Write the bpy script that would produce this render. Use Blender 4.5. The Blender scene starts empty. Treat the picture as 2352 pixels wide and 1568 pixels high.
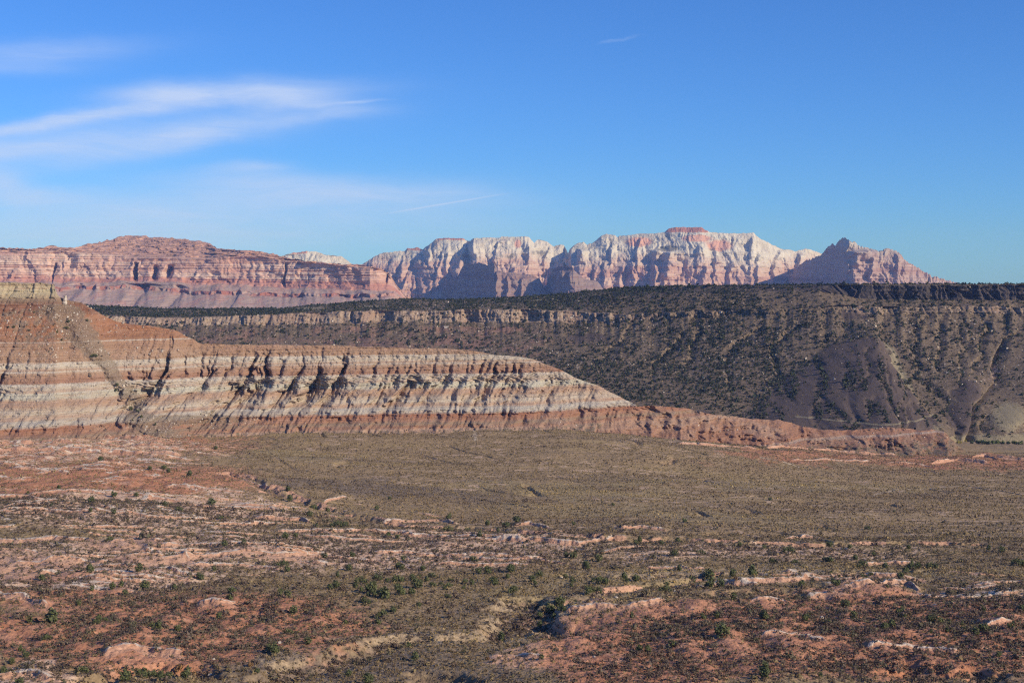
import bpy, math, random, json
import numpy as np

# ------------------------------------------------------------------ camera, sky, sun
scene = bpy.context.scene
COL = scene.collection
HOR = 643.0            # photo row (photo taken as 2352 px wide) of the horizon
FPX = 3231.0           # focal length in those pixels
cam = bpy.data.cameras.new('camera')
cam.sensor_width = 36.0
cam.lens = FPX / 2352.0 * 36.0
cam.shift_y = -(1568 / 2 - HOR) / 2352.0
cam.clip_start = 1.0
cam.clip_end = 200000.0
cam_o = bpy.data.objects.new('camera', cam)
cam_o.location = (0, 0, 0)
cam_o.rotation_euler = (math.pi / 2, 0, 0)
COL.objects.link(cam_o)
scene.camera = cam_o

SUN_EL = math.radians(26.0)
SUN_AZ = math.radians(58.0)      # to the right of straight behind the camera
sun_dir = np.array([math.sin(SUN_AZ) * math.cos(SUN_EL), -math.cos(SUN_AZ) * math.cos(SUN_EL), math.sin(SUN_EL)])
sl = bpy.data.lights.new('sun', 'SUN')
sl.energy = 5.0
sl.angle = math.radians(0.5)
sl.color = (1.0, 0.875, 0.69)
so = bpy.data.objects.new('sun', sl)
so.location = (0, 0, 500)
from mathutils import Vector
so.rotation_euler = Vector(sun_dir).to_track_quat('Z', 'Y').to_euler()
COL.objects.link(so)

scene.view_settings.view_transform = 'Standard'
scene.view_settings.look = 'None'
scene.view_settings.exposure = 0.0
scene.view_settings.gamma = 1.0
scene.render.engine = 'CYCLES'
scene.cycles.max_bounces = 6
scene.cycles.diffuse_bounces = 2
scene.cycles.volume_bounces = 0
scene.cycles.use_denoising = False
scene.cycles.use_adaptive_sampling = False
scene.cycles.pixel_filter_type = 'BLACKMAN_HARRIS'
scene.cycles.filter_width = 1.2

def nd(nt, typ, **kw):
    n = nt.nodes.new(typ)
    for k, v in kw.items():
        if k.startswith('i_'):
            key = k[2:]
            key = int(key) if key.isdigit() else key.replace('_', ' ')
            n.inputs[key].default_value = v
        else:
            setattr(n, k, v)
    return n

class NT:
    """small helper for writing node graphs"""
    def __init__(s, nt):
        s.nt = nt
    def link(s, a, b):
        s.nt.links.new(a, b)
    def m(s, op, a, b=None, c=None, clamp=False):
        n = s.nt.nodes.new('ShaderNodeMath'); n.operation = op; n.use_clamp = clamp
        for i, v in enumerate((a, b, c)):
            if v is None: continue
            if isinstance(v, (int, float)): n.inputs[i].default_value = v
            else: s.link(v, n.inputs[i])
        return n.outputs[0]
    def mix(s, f, a, b, blend='MIX'):
        n = s.nt.nodes.new('ShaderNodeMix'); n.data_type = 'RGBA'; n.blend_type = blend
        for i, v in ((0, f), (6, a), (7, b)):
            if isinstance(v, (int, float)): n.inputs[i].default_value = v
            elif isinstance(v, tuple): n.inputs[i].default_value = (*v, 1) if len(v) == 3 else v
            else: s.link(v, n.inputs[i])
        return n.outputs[2]
    def pos(s):
        return s.nt.nodes.new('ShaderNodeNewGeometry').outputs['Position']
    def mapping(s, vec, scale, loc=(0, 0, 0), rot=(0, 0, 0)):
        n = s.nt.nodes.new('ShaderNodeMapping')
        n.inputs['Scale'].default_value = scale; n.inputs['Location'].default_value = loc; n.inputs['Rotation'].default_value = rot
        s.link(vec, n.inputs[0]); return n.outputs[0]
    def noise(s, vec, scale, detail=4.0, rough=0.55, dist=0.0, out=0):
        n = s.nt.nodes.new('ShaderNodeTexNoise')
        n.inputs['Scale'].default_value = scale; n.inputs['Detail'].default_value = detail
        n.inputs['Roughness'].default_value = rough; n.inputs['Distortion'].default_value = dist
        s.link(vec, n.inputs['Vector']); return n.outputs[out]
    def ramp(s, fac, stops, interp='LINEAR'):
        n = s.nt.nodes.new('ShaderNodeValToRGB'); r = n.color_ramp; r.interpolation = interp
        while len(r.elements) < len(stops): r.elements.new(0.5)
        for e, (p, c) in zip(r.elements, stops):
            e.position = p
            e.color = (c, c, c, 1) if isinstance(c, (int, float)) else (*c, 1)
        s.link(fac, n.inputs[0]); return n.outputs[0]
    def step(s, v, lo, hi):
        n = s.nt.nodes.new('ShaderNodeMapRange'); n.interpolation_type = 'SMOOTHSTEP'
        n.inputs[1].default_value = lo; n.inputs[2].default_value = hi
        s.link(v, n.inputs[0]); return n.outputs[0]
    def attr(s, name):
        n = s.nt.nodes.new('ShaderNodeAttribute'); n.attribute_name = name; return n.outputs['Fac']
    def xyz(s, v):
        n = s.nt.nodes.new('ShaderNodeSeparateXYZ'); s.link(v, n.inputs[0]); return n.outputs
    def bump(s, h, strength, dist):
        n = s.nt.nodes.new('ShaderNodeBump'); n.inputs['Strength'].default_value = strength
        n.inputs['Distance'].default_value = dist; s.link(h, n.inputs['Height']); return n.outputs[0]

world = bpy.data.worlds.new('World')
scene.world = world
world.use_nodes = True
wt = world.node_tree
wt.nodes.clear()
W = NT(wt)
sky = nd(wt, 'ShaderNodeTexSky', sky_type='NISHITA', sun_disc=False, sun_elevation=SUN_EL,
         sun_rotation=math.pi - SUN_AZ, altitude=1100.0, air_density=1.0, dust_density=0.25, ozone_density=3.0)
tint = W.mix(1.0, sky.outputs[0], (0.45, 0.91, 1.64), 'MULTIPLY')
tc = wt.nodes.new('ShaderNodeTexCoord')
d = W.xyz(tc.outputs['Generated'])
ysafe = W.m('MAXIMUM', d[1], 0.05)
cu = W.m('DIVIDE', d[0], ysafe)
cv = W.m('DIVIDE', d[2], ysafe)
front = W.step(d[1], 0.05, 0.2)
comb = wt.nodes.new('ShaderNodeCombineXYZ'); W.link(cu, comb.inputs[0]); W.link(cv, comb.inputs[1])
cvec = comb.outputs[0]
warp = W.noise(W.mapping(cvec, (4.0, 12.0, 1)), 1.6, 5, 0.6, out=1)
wsub = nd(wt, 'ShaderNodeVectorMath', operation='SUBTRACT'); W.link(warp, wsub.inputs[0]); wsub.inputs[1].default_value = (0.5, 0.5, 0.5)
wsc = nd(wt, 'ShaderNodeVectorMath', operation='MULTIPLY'); W.link(wsub.outputs[0], wsc.inputs[0]); wsc.inputs[1].default_value = (0.05, 0.022, 0)
wadd = nd(wt, 'ShaderNodeVectorMath', operation='ADD'); W.link(cvec, wadd.inputs[0]); W.link(wsc.outputs[0], wadd.inputs[1])
wv = wadd.outputs[0]
def cpt(x, y):
    return ((x - 1176) / FPX, (HOR - y) / FPX)
# cirrus: (x, y, half length, half width, tilt in degrees, strength)
CIRRUS = [(400, 215, 150, 26, 2, .62), (560, 214, 260, 30, 2, .66), (700, 228, 130, 24, -10, .52), (300, 252, 330, 17, 8, .62), (110, 282, 260, 18, 8, .62),
          (250, 318, 420, 40, 6, .52), (480, 292, 170, 30, 12, .50), (60, 345, 340, 36, 3, .52), (330, 345, 260, 26, 12, .36), (690, 270, 160, 14, 4, .30),
          (120, 108, 220, 26, 2, .34), (0, 145, 200, 22, 0, .24), (0, 425, 80, 50, -10, .56), (90, 458, 150, 22, 3, .48),
          (560, 390, 90, 18, 2, .48), (720, 440, 400, 34, -3, .54), (480, 475, 560, 46, 3, .52), (300, 540, 760, 50, 0, .52), (900, 500, 360, 40, 0, .22),
          (815, 236, 62, 4, 2, .42)]
total = None
for (x, y, a, b, r, s_) in CIRRUS:
    c = cpt(x, y)
    sub = nd(wt, 'ShaderNodeVectorMath', operation='SUBTRACT'); W.link(wv, sub.inputs[0]); sub.inputs[1].default_value = (c[0], c[1], 0)
    mp = wt.nodes.new('ShaderNodeMapping'); mp.vector_type = 'TEXTURE'
    mp.inputs['Rotation'].default_value = (0, 0, math.radians(r)); mp.inputs['Scale'].default_value = (a / FPX, b / FPX, 1)
    W.link(sub.outputs[0], mp.inputs[0])
    dot = nd(wt, 'ShaderNodeVectorMath', operation='DOT_PRODUCT'); W.link(mp.outputs[0], dot.inputs[0]); W.link(mp.outputs[0], dot.inputs[1])
    g = W.m('MULTIPLY', W.m('EXPONENT', W.m('MULTIPLY', dot.outputs['Value'], -1.2)), s_)
    total = g if total is None else W.m('SUBTRACT', W.m('ADD', total, g), W.m('MULTIPLY', total, g))
fib = W.noise(W.mapping(wv, (9, 70, 1), rot=(0, 0, math.radians(-8))), 1.0, 8, 0.68, 1.2)
fib2 = W.noise(W.mapping(wv, (4.5, 16, 1), rot=(0, 0, math.radians(-5))), 1.0, 6, 0.6, 0.8)
dens = W.m('MULTIPLY', total, W.m('ADD', W.m('MULTIPLY', W.m('ADD', fib, fib2), 1.15), -0.16))
# two short contrails
for (x0, y0, x1, y1, s_, w_) in ((885, 491, 1160, 445, .32, 1.9), (1370, 103, 1462, 87, .12, 2.0)):
    c = cpt((x0 + x1) / 2, (y0 + y1) / 2); L = math.hypot(x1 - x0, y1 - y0) / 2
    ang = math.atan2(-(y1 - y0), x1 - x0)
    sub = nd(wt, 'ShaderNodeVectorMath', operation='SUBTRACT'); W.link(wv if s_ < .3 else cvec, sub.inputs[0]); sub.inputs[1].default_value = (c[0], c[1], 0)
    mp = wt.nodes.new('ShaderNodeMapping'); mp.vector_type = 'TEXTURE'
    mp.inputs['Rotation'].default_value = (0, 0, ang); mp.inputs['Scale'].default_value = (L / FPX, w_ / FPX, 1)
    W.link(sub.outputs[0], mp.inputs[0])
    q = W.xyz(mp.outputs[0])
    g = W.m('MULTIPLY', W.m('EXPONENT', W.m('MULTIPLY', W.m('MULTIPLY', q[1], q[1]), -1.0)), W.m('EXPONENT', W.m('MULTIPLY', W.m('POWER', W.m('ABSOLUTE', q[0]), 4.0), -1.5)))
    g = W.m('MULTIPLY', g, s_)
    dens = W.m('ADD', dens, g)
dens = W.m('MULTIPLY', W.m('MINIMUM', W.m('MAXIMUM', dens, 0.0), 0.9), front)
CLOUD = (6.4, 7.9, 11.2)
cloudy = W.mix(dens, tint, CLOUD)
bg = nd(wt, 'ShaderNodeBackground'); bg.inputs['Strength'].default_value = 0.086
W.link(cloudy, bg.inputs['Color'])
wo = wt.nodes.new('ShaderNodeOutputWorld')
W.link(bg.outputs[0], wo.inputs['Surface'])

# ------------------------------------------------------------------ noise helpers
_rs = np.random.RandomState(7)
_perm = _rs.permutation(512).astype(np.int32)
_perm = np.concatenate([_perm, _perm])
_ga = _rs.rand(512).astype(np.float32) * 2 * np.pi
_gx, _gy = np.cos(_ga).astype(np.float32), np.sin(_ga).astype(np.float32)

def perlin(x, y, seed=0):
    x = np.asarray(x, np.float32) + np.float32(seed * 17.31); y = np.asarray(y, np.float32) + np.float32(seed * 5.77)
    xf = np.floor(x); yf = np.floor(y)
    xi = xf.astype(np.int32); yi = yf.astype(np.int32)
    x = x - xf; y = y - yf
    u = x * x * x * (x * (x * 6 - 15) + 10); v = y * y * y * (y * (y * 6 - 15) + 10)
    def g(ix, iy, dx, dy):
        h = _perm[(_perm[ix & 511] + iy) & 511]
        return _gx[h] * dx + _gy[h] * dy
    a = g(xi, yi, x, y); b = g(xi + 1, yi, x - 1, y); c = g(xi, yi + 1, x, y - 1); e = g(xi + 1, yi + 1, x - 1, y - 1)
    a = a + u * (b - a); c = c + u * (e - c)
    return (a + v * (c - a)) * 1.5

def fbm(x, y, octv=4, seed=0, gain=0.5, lac=2.03):
    s = 0; amp = 1.0; tot = 0
    for i in range(octv):
        s = s + amp * perlin(x, y, seed + i * 3.1); tot += amp
        amp *= gain; x = x * lac; y = y * lac
    return s / tot * 1.3

def ridged(x, y, octv=4, seed=0, gain=0.5, lac=2.03):
    s = 0; amp = 1.0; tot = 0
    for i in range(octv):
        s = s + amp * (1 - np.abs(perlin(x, y, seed + i * 3.1)) * 1.6); tot += amp
        amp *= gain; x = x * lac; y = y * lac
    return s / tot

def smooth(a, lo, hi):
    t = np.clip((a - lo) / (hi - lo), 0, 1)
    return t * t * (3 - 2 * t)

# ------------------------------------------------------------------ object helpers
def tag(o, label=None, cat=None, group=None, kind=None):
    if label: o['label'] = label
    if cat: o['category'] = cat
    if group: o['group'] = group
    if kind: o['kind'] = kind
    return o

def mesh_from(name, co, faces, mat=None, smooth_sh=True, attrs=None, nv=4):
    me = bpy.data.meshes.new(name)
    co = np.ascontiguousarray(co, np.float32); faces = np.ascontiguousarray(faces, np.int32)
    nf = len(faces)
    me.vertices.add(len(co)); me.vertices.foreach_set('co', co.ravel())
    me.loops.add(nf * nv); me.loops.foreach_set('vertex_index', faces.ravel())
    me.polygons.add(nf)
    me.polygons.foreach_set('loop_start', np.arange(0, nf * nv, nv, dtype=np.int32))
    me.polygons.foreach_set('use_smooth', np.full(nf, smooth_sh))
    for k, v in (attrs or {}).items():
        a = me.attributes.new(k, 'FLOAT', 'POINT')
        a.data.foreach_set('value', np.ascontiguousarray(v, np.float32).ravel())
    me.update()
    if mat: me.materials.append(mat)
    return me

def add(name, me, parent=None):
    o = bpy.data.objects.new(name, me)
    COL.objects.link(o)
    if parent: o.parent = parent
    return o

def grid_faces(nr, nc):
    i = np.arange(nr - 1)[:, None] * nc + np.arange(nc - 1)[None, :]
    i = i.ravel()
    return np.stack([i, i + 1, i + nc + 1, i + nc], 1)

def material(name, rough=0.95):
    m = bpy.data.materials.new(name); m.use_nodes = True
    nt = m.node_tree; nt.nodes.clear()
    b = nt.nodes.new('ShaderNodeBsdfPrincipled'); b.inputs['Roughness'].default_value = rough
    b.inputs['Specular IOR Level'].default_value = 0.15
    o = nt.nodes.new('ShaderNodeOutputMaterial'); nt.links.new(b.outputs[0], o.inputs[0])
    return m, NT(nt), b
# ------------------------------------------------------------------ terrain materials
def strata_material():
    m, N, b = material('banded_rock')
    P = N.pos(); q = N.xyz(P)
    wob = N.noise(N.mapping(P, (.012, .012, .02)), 1.0, 3, .5)
    wob2 = N.noise(N.mapping(P, (.25, .25, .5)), 1.0, 3, .6)
    z = N.m('ADD', q[2], N.m('ADD', N.m('MULTIPLY', N.m('SUBTRACT', wob, .5), 2.6), N.m('MULTIPLY', N.m('SUBTRACT', wob2, .5), 2.0)))
    fac = N.m('DIVIDE', N.m('ADD', z, 225.0), 225.0)
    def p(zz): return (zz + 225.0) / 225.0
    RED = (.40, .215, .135); SAL = (.50, .335, .23); CRM = (.60, .51, .39); WHT = (.64, .57, .47); TAN = (.49, .34, .235)
    GRN = (.59, .54, .42); ORG = (.40, .20, .11)
    S = [(-225, (.37, .215, .14)), (-190, (.34, .18, .115)), (-188.6, (.5, .4, .32)), (-187.6, (.36, .185, .115)), (-166, (.40, .225, .145)), (-150, SAL), (-148, RED), (-145, (.34, .24, .16)),
         (-143, RED), (-138, (.37, .17, .10)), (-136.5, (.50, .43, .35)), (-132.5, (.56, .50, .41)), (-130.5, SAL), (-127, CRM), (-123.5, (.54, .42, .31)), (-121, SAL),
         (-117.5, (.50, .34, .24)), (-116, GRN), (-111.5, GRN), (-110, (.52, .38, .28)), (-108, CRM), (-104.5, WHT), (-103, (.37, .20, .13)),
         (-98, (.42, .25, .165)), (-93.6, TAN), (-92.6, WHT), (-91.2, (.48, .32, .22)), (-88.3, CRM), (-83.8, WHT), (-82.6, (.45, .29, .19)), (-62, (.44, .26, .16)), (-45, (.43, .215, .12))]
    S = [(a if a > -104 or a < -160 else -104 + (a + 104) * (1.17 if a > -151 else 1.1), c) for a, c in S]
    col = N.ramp(fac, [(p(a), c) for a, c in S])
    # upper butte
    fac2 = N.m('DIVIDE', N.m('ADD', z, 70.0), 70.0)
    def p2(zz): return (zz + 70.0) / 70.0
    S2 = [(-70, (.44, .26, .16)), (-65, (.42, .235, .14)), (-64, WHT), (-62.5, (.40, .21, .12)), (-52, (.41, .19, .10)), (-38, (.43, .20, .105)), (-33, (.27, .12, .07)), (-26, (.25, .115, .07)), (-25, (.30, .17, .11)),
          (-20, (.33, .24, .16)), (-18, (.50, .40, .25)), (-10, (.60, .50, .32)), (-5.5, (.55, .42, .26)), (-4.8, (.30, .2, .13)), (-4.0, (.56, .46, .3)), (0, (.5, .42, .28))]
    col2 = N.ramp(fac2, [(p2(a), c) for a, c in S2])
    col = N.mix(N.step(z, -64.5, -63.5), col, col2)
    fade = N.noise(N.mapping(P, (.022, .022, .06)), 1.0, 5, .65)
    col = N.mix(N.m('MULTIPLY', N.step(fade, .46, .70), .45), col, (.50, .365, .265))
    # thin beds
    bed = N.noise(N.mapping(P, (.006, .006, 1.1)), 1.0, 5, .65)
    bed2 = N.noise(N.mapping(P, (.02, .02, .28)), 1.0, 3, .5)
    col = N.mix(1.0, col, N.ramp(bed, [(.25, (.66, .60, .57)), (.45, (.95, .93, .92)), (.58, (1.0, 1.0, 1.0)), (.75, (1.22, 1.24, 1.27))]), 'MULTIPLY')
    col = N.mix(N.m('MULTIPLY', N.step(bed2, .5, .72), .45), col, (.47, .265, .17))
    # crumbly stains and scree
    st = N.noise(N.mapping(P, (.10, .10, .05)), 1.0, 5, .65)
    col = N.mix(N.m('MULTIPLY', N.step(st, .55, .75), .35), col, (.30, .22, .155))
    tal = N.attr('talus')
    tn = N.noise(P, .8, 4, .7)
    tcol = N.ramp(tn, [(.35, (.19, .145, .10)), (.55, (.30, .225, .155)), (.72, (.46, .37, .27))])
    tb = N.noise(P, .15, 4, .6)
    tm = N.step(N.m('ADD', tal, N.m('MULTIPLY', N.m('SUBTRACT', tb, .5), 1.1)), .35, .6)
    col = N.mix(N.m('MULTIPLY', tm, .72), col, tcol)
    # ground cover at the toe
    vg = N.attr('veg')
    vm = N.step(N.m('ADD', vg, N.m('MULTIPLY', N.m('SUBTRACT', tb, .5), 1.2)), .4, .65)
    vn = N.noise(N.mapping(P, (.5, .35, .6)), 1.0, 4, .7)
    col = N.mix(N.m('MULTIPLY', vm, .8), col, N.ramp(vn, [(.35, (.12, .105, .07)), (.6, (.24, .20, .135)), (.75, (.34, .26, .17))]))
    dots = N.noise(N.mapping(P, (1, 1, 1)), .55, 2, .6)
    col = N.mix(N.m('MULTIPLY', N.step(dots, .66, .72), .7), col, (.11, .10, .07))
    N.link(col, b.inputs['Base Color'])
    bh = N.m('ADD', N.m('MULTIPLY', bed, .8), N.m('MULTIPLY', N.noise(P, .6, 5, .7), 1.0))
    N.link(N.bump(bh, 1.0, 2.4), b.inputs['Normal'])
    return m

def mesa_material():
    m, N, b = material('mesa_slope')
    P = N.pos()
    t = N.attr('tt')
    n1 = N.noise(P, .02, 5, .6); n2 = N.noise(P, .25, 4, .65); n3 = N.noise(N.mapping(P, (.35, .35, .05)), 1.0, 3, .6); n4 = N.noise(P, .9, 3, .6)
    tw = N.m('ADD', t, N.m('MULTIPLY', N.m('SUBTRACT', n2, .5), .10))
    base = N.ramp(n2, [(.32, (.105, .077, .052)), (.5, (.185, .136, .09)), (.68, (.29, .22, .145))])
    dust = N.ramp(n4, [(.4, (.8, .8, .8)), (.62, (1.15, 1.12, 1.08))])
    base = N.mix(1.0, base, dust, 'MULTIPLY')
    red = N.attr('red')
    rm = N.step(N.m('ADD', red, N.m('MULTIPLY', N.m('SUBTRACT', n1, .5), 1.6)), .45, .75)
    base = N.mix(N.m('MULTIPLY', rm, .8), base, N.ramp(n2, [(.3, (.22, .12, .085)), (.65, (.36, .205, .145))]))
    bs = N.attr('basalt')
    bm = N.step(N.m('ADD', bs, N.m('MULTIPLY', N.m('SUBTRACT', n1, .5), .5)), .4, .62)
    base = N.mix(N.m('MULTIPLY', bm, .93), base, N.ramp(n4, [(.35, (.088, .063, .053)), (.6, (.130, .096, .078)), (.75, (.215, .165, .125))]))
    gr = N.attr('grass')
    gm = N.step(N.m('ADD', gr, N.m('MULTIPLY', N.m('SUBTRACT', n2, .5), .8)), .4, .7)
    base = N.mix(N.m('MULTIPLY', gm, .85), base, N.ramp(n4, [(.35, (.23, .19, .115)), (.7, (.36, .30, .19))]))
    led = N.attr('ledge')
    lm = N.step(N.m('ADD', led, N.m('MULTIPLY', N.m('SUBTRACT', n2, .5), 1.1)), .42, .6)
    lc = N.ramp(n3, [(.3, (.21, .14, .10)), (.5, (.35, .25, .175)), (.7, (.49, .39, .28))])
    lc = N.mix(N.m('MULTIPLY', N.step(n1, .45, .62), .5), lc, (.33, .20, .14))
    base = N.mix(lm, base, lc)
    rim = N.attr('rim')
    rc = N.ramp(N.noise(N.mapping(P, (.45, .45, .03)), 1.0, 4, .65), [(.3, (.045, .038, .038)), (.55, (.085, .068, .062)), (.78, (.20, .155, .12))])
    base = N.mix(N.step(rim, .4, .6), base, rc)
    N.link(base, b.inputs['Base Color'])
    N.link(N.bump(N.m('ADD', n4, n2), .7, 2.0), b.inputs['Normal'])
    return m

def cliff_material():
    m, N, b = material('red_sandstone')
    P = N.pos(); t = N.attr('tt')
    nb = N.noise(N.mapping(P, (.0008, .0008, .035)), 1.0, 5, .7)
    nbig = N.noise(N.mapping(P, (.0025, .0025, .004)), 1.0, 5, .6)
    nv = N.noise(N.mapping(P, (.02, .02, .003)), 1.0, 4, .65)
    nf = N.noise(P, .02, 5, .7)
    wall = N.ramp(nb, [(.28, (.45, .24, .18)), (.42, (.54, .325, .245)), (.50, (.58, .375, .285)), (.56, (.64, .48, .38)), (.64, (.57, .36, .275)), (.8, (.60, .42, .33))])
    wall = N.mix(N.m('MULTIPLY', N.step(nbig, .48, .64), .42), wall, (.46, .22, .155))
    wall = N.mix(N.m('MULTIPLY', N.step(nv, .60, .70), .22), wall, (.30, .17, .14))
    tw = N.m('ADD', t, N.m('MULTIPLY', N.m('SUBTRACT', nf, .5), .25))
    top = N.ramp(nf, [(.34, (.16, .12, .085)), (.46, (.46, .255, .175)), (.65, (.60, .37, .26))])
    redb = N.ramp(nb, [(.35, (.43, .20, .15)), (.65, (.51, .27, .20))])
    nt2 = N.noise(N.mapping(P, (.012, .004, .012)), 1.0, 5, .65)
    tal = N.ramp(nt2, [(.34, (.32, .23, .185)), (.5, (.42, .30, .245)), (.62, (.46, .26, .20)), (.72, (.48, .37, .31))])
    col = N.mix(N.step(tw, 1.85, 2.1), top, wall)
    col = N.mix(N.step(tw, 2.85, 2.98), col, redb)
    col = N.mix(N.step(tw, 3.75, 4.15), col, tal)
    led = N.m('MULTIPLY', N.step(tw, 4.9, 5.0), N.step(tw, 6.1, 5.95))
    col = N.mix(N.m('MULTIPLY', led, N.step(nv, .40, .55)), col, (.34, .14, .10))
    N.link(col, b.inputs['Base Color'])
    N.link(N.bump(N.m('ADD', nf, N.m('MULTIPLY', nb, 2.0)), .9, 14.0), b.inputs['Normal'])
    return m

def peak_material(name, whiteline, cap=None, shade_tone=1.0):
    m, N, b = material(name)
    P = N.pos(); q = N.xyz(P)
    nlow = N.noise(N.mapping(P, (.0011, .0011, .0006)), 1.0, 4, .55)
    nv = N.noise(N.mapping(P, (.010, .006, .0036)), 1.0, 6, .7)
    nv2 = N.noise(N.mapping(P, (.004, .002, .0008)), 1.0, 4, .6)
    nf = N.noise(P, .012, 6, .7)
    nb = N.noise(N.mapping(P, (.0006, .0006, .02)), 1.0, 4, .65)
    zz = N.m('ADD', q[2], N.m('ADD', N.m('MULTIPLY', N.m('SUBTRACT', nlow, .5), 300.0), N.m('MULTIPLY', N.m('SUBTRACT', nf, .5), 260.0)))
    white = N.ramp(nv, [(.30, (.36, .31, .255)), (.47, (.56, .505, .415)), (.7, (.65, .60, .50))])
    pinkst = N.step(nv2, .60, .72)
    white = N.mix(N.m('MULTIPLY', pinkst, .45), white, (.56, .31, .22))
    red = N.ramp(nb, [(.28, (.33, .19, .15)), (.45, (.46, .285, .22)), (.58, (.56, .405, .32)), (.72, (.40, .235, .18))])
    red = N.mix(N.m('MULTIPLY', N.step(nv, .55, .7), .4), red, (.27, .145, .12))
    tr = N.step(zz, whiteline - 110, whiteline + 90)
    col = N.mix(tr, red, white)
    scr = N.attr('veg')
    sm = N.step(N.m('ADD', scr, N.m('MULTIPLY', N.m('SUBTRACT', nf, .5), 1.5)), .45, .7)
    col = N.mix(N.m('MULTIPLY', sm, .8), col, N.ramp(nf, [(.4, (.075, .085, .055)), (.65, (.20, .17, .13))]))
    cp = N.attr('cap')
    col = N.mix(N.step(cp, .4, .6), col, N.ramp(nb, [(.4, (.38, .16, .11)), (.62, (.50, .27, .19))]))
    pk = N.attr('pink')
    pm = N.step(N.m('ADD', pk, N.m('MULTIPLY', N.m('SUBTRACT', nv2, .5), 1.4)), .45, .75)
    col = N.mix(N.m('MULTIPLY', pm, .8), col, (.58, .28, .19))
    if shade_tone != 1.0: col = N.mix(1.0, col, (shade_tone, shade_tone, shade_tone * 1.04), 'MULTIPLY')  # shade put into the colour: the whole rock is darkened
    N.link(col, b.inputs['Base Color'])
    N.link(N.bump(N.m('ADD', nf, N.m('MULTIPLY', nv, 1.2)), 1.0, 26.0), b.inputs['Normal'])
    return m

# ------------------------------------------------------------------ lofted hills and cliffs
def poly(pts, x):
    p = np.array(pts, float)
    return np.interp(x, p[:, 0], p[:, 1])

def loft(px, yk, Dk, rows, disp):
    """px: columns; yk, Dk: (K, ncol) photo rows and depths of the knots; rows per segment. Returns X,Y,Z,T."""
    K = len(yk)
    zk = -(yk - HOR) / FPX * Dk
    T = np.concatenate([np.linspace(i, i + 1, rows[i], endpoint=False) for i in range(K - 1)] + [[K - 1.0]])
    i = np.minimum(T.astype(int), K - 2); f = (T - i)[:, None]
    Z = zk[i] * (1 - f) + zk[i + 1] * f
    D = Dk[i] * (1 - f) + Dk[i + 1] * f
    X = ((px - 1176) / FPX)[None, :] * D
    TT = np.repeat(T[:, None], len(px), 1)
    dY, dZ = disp(X, Z, TT, np.repeat(px[None, :], len(T), 0), D)
    return X, D - dY, Z + dZ, TT

def hill(name, label, X, Y, Z, mat, attrs, cat='hill'):
    co = np.stack([X, Y, Z], -1).reshape(-1, 3)
    me = mesh_from(name, co, grid_faces(*X.shape), mat, True, attrs)
    o = add(name, me)
    return tag(o, label, cat, kind='structure')

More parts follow.
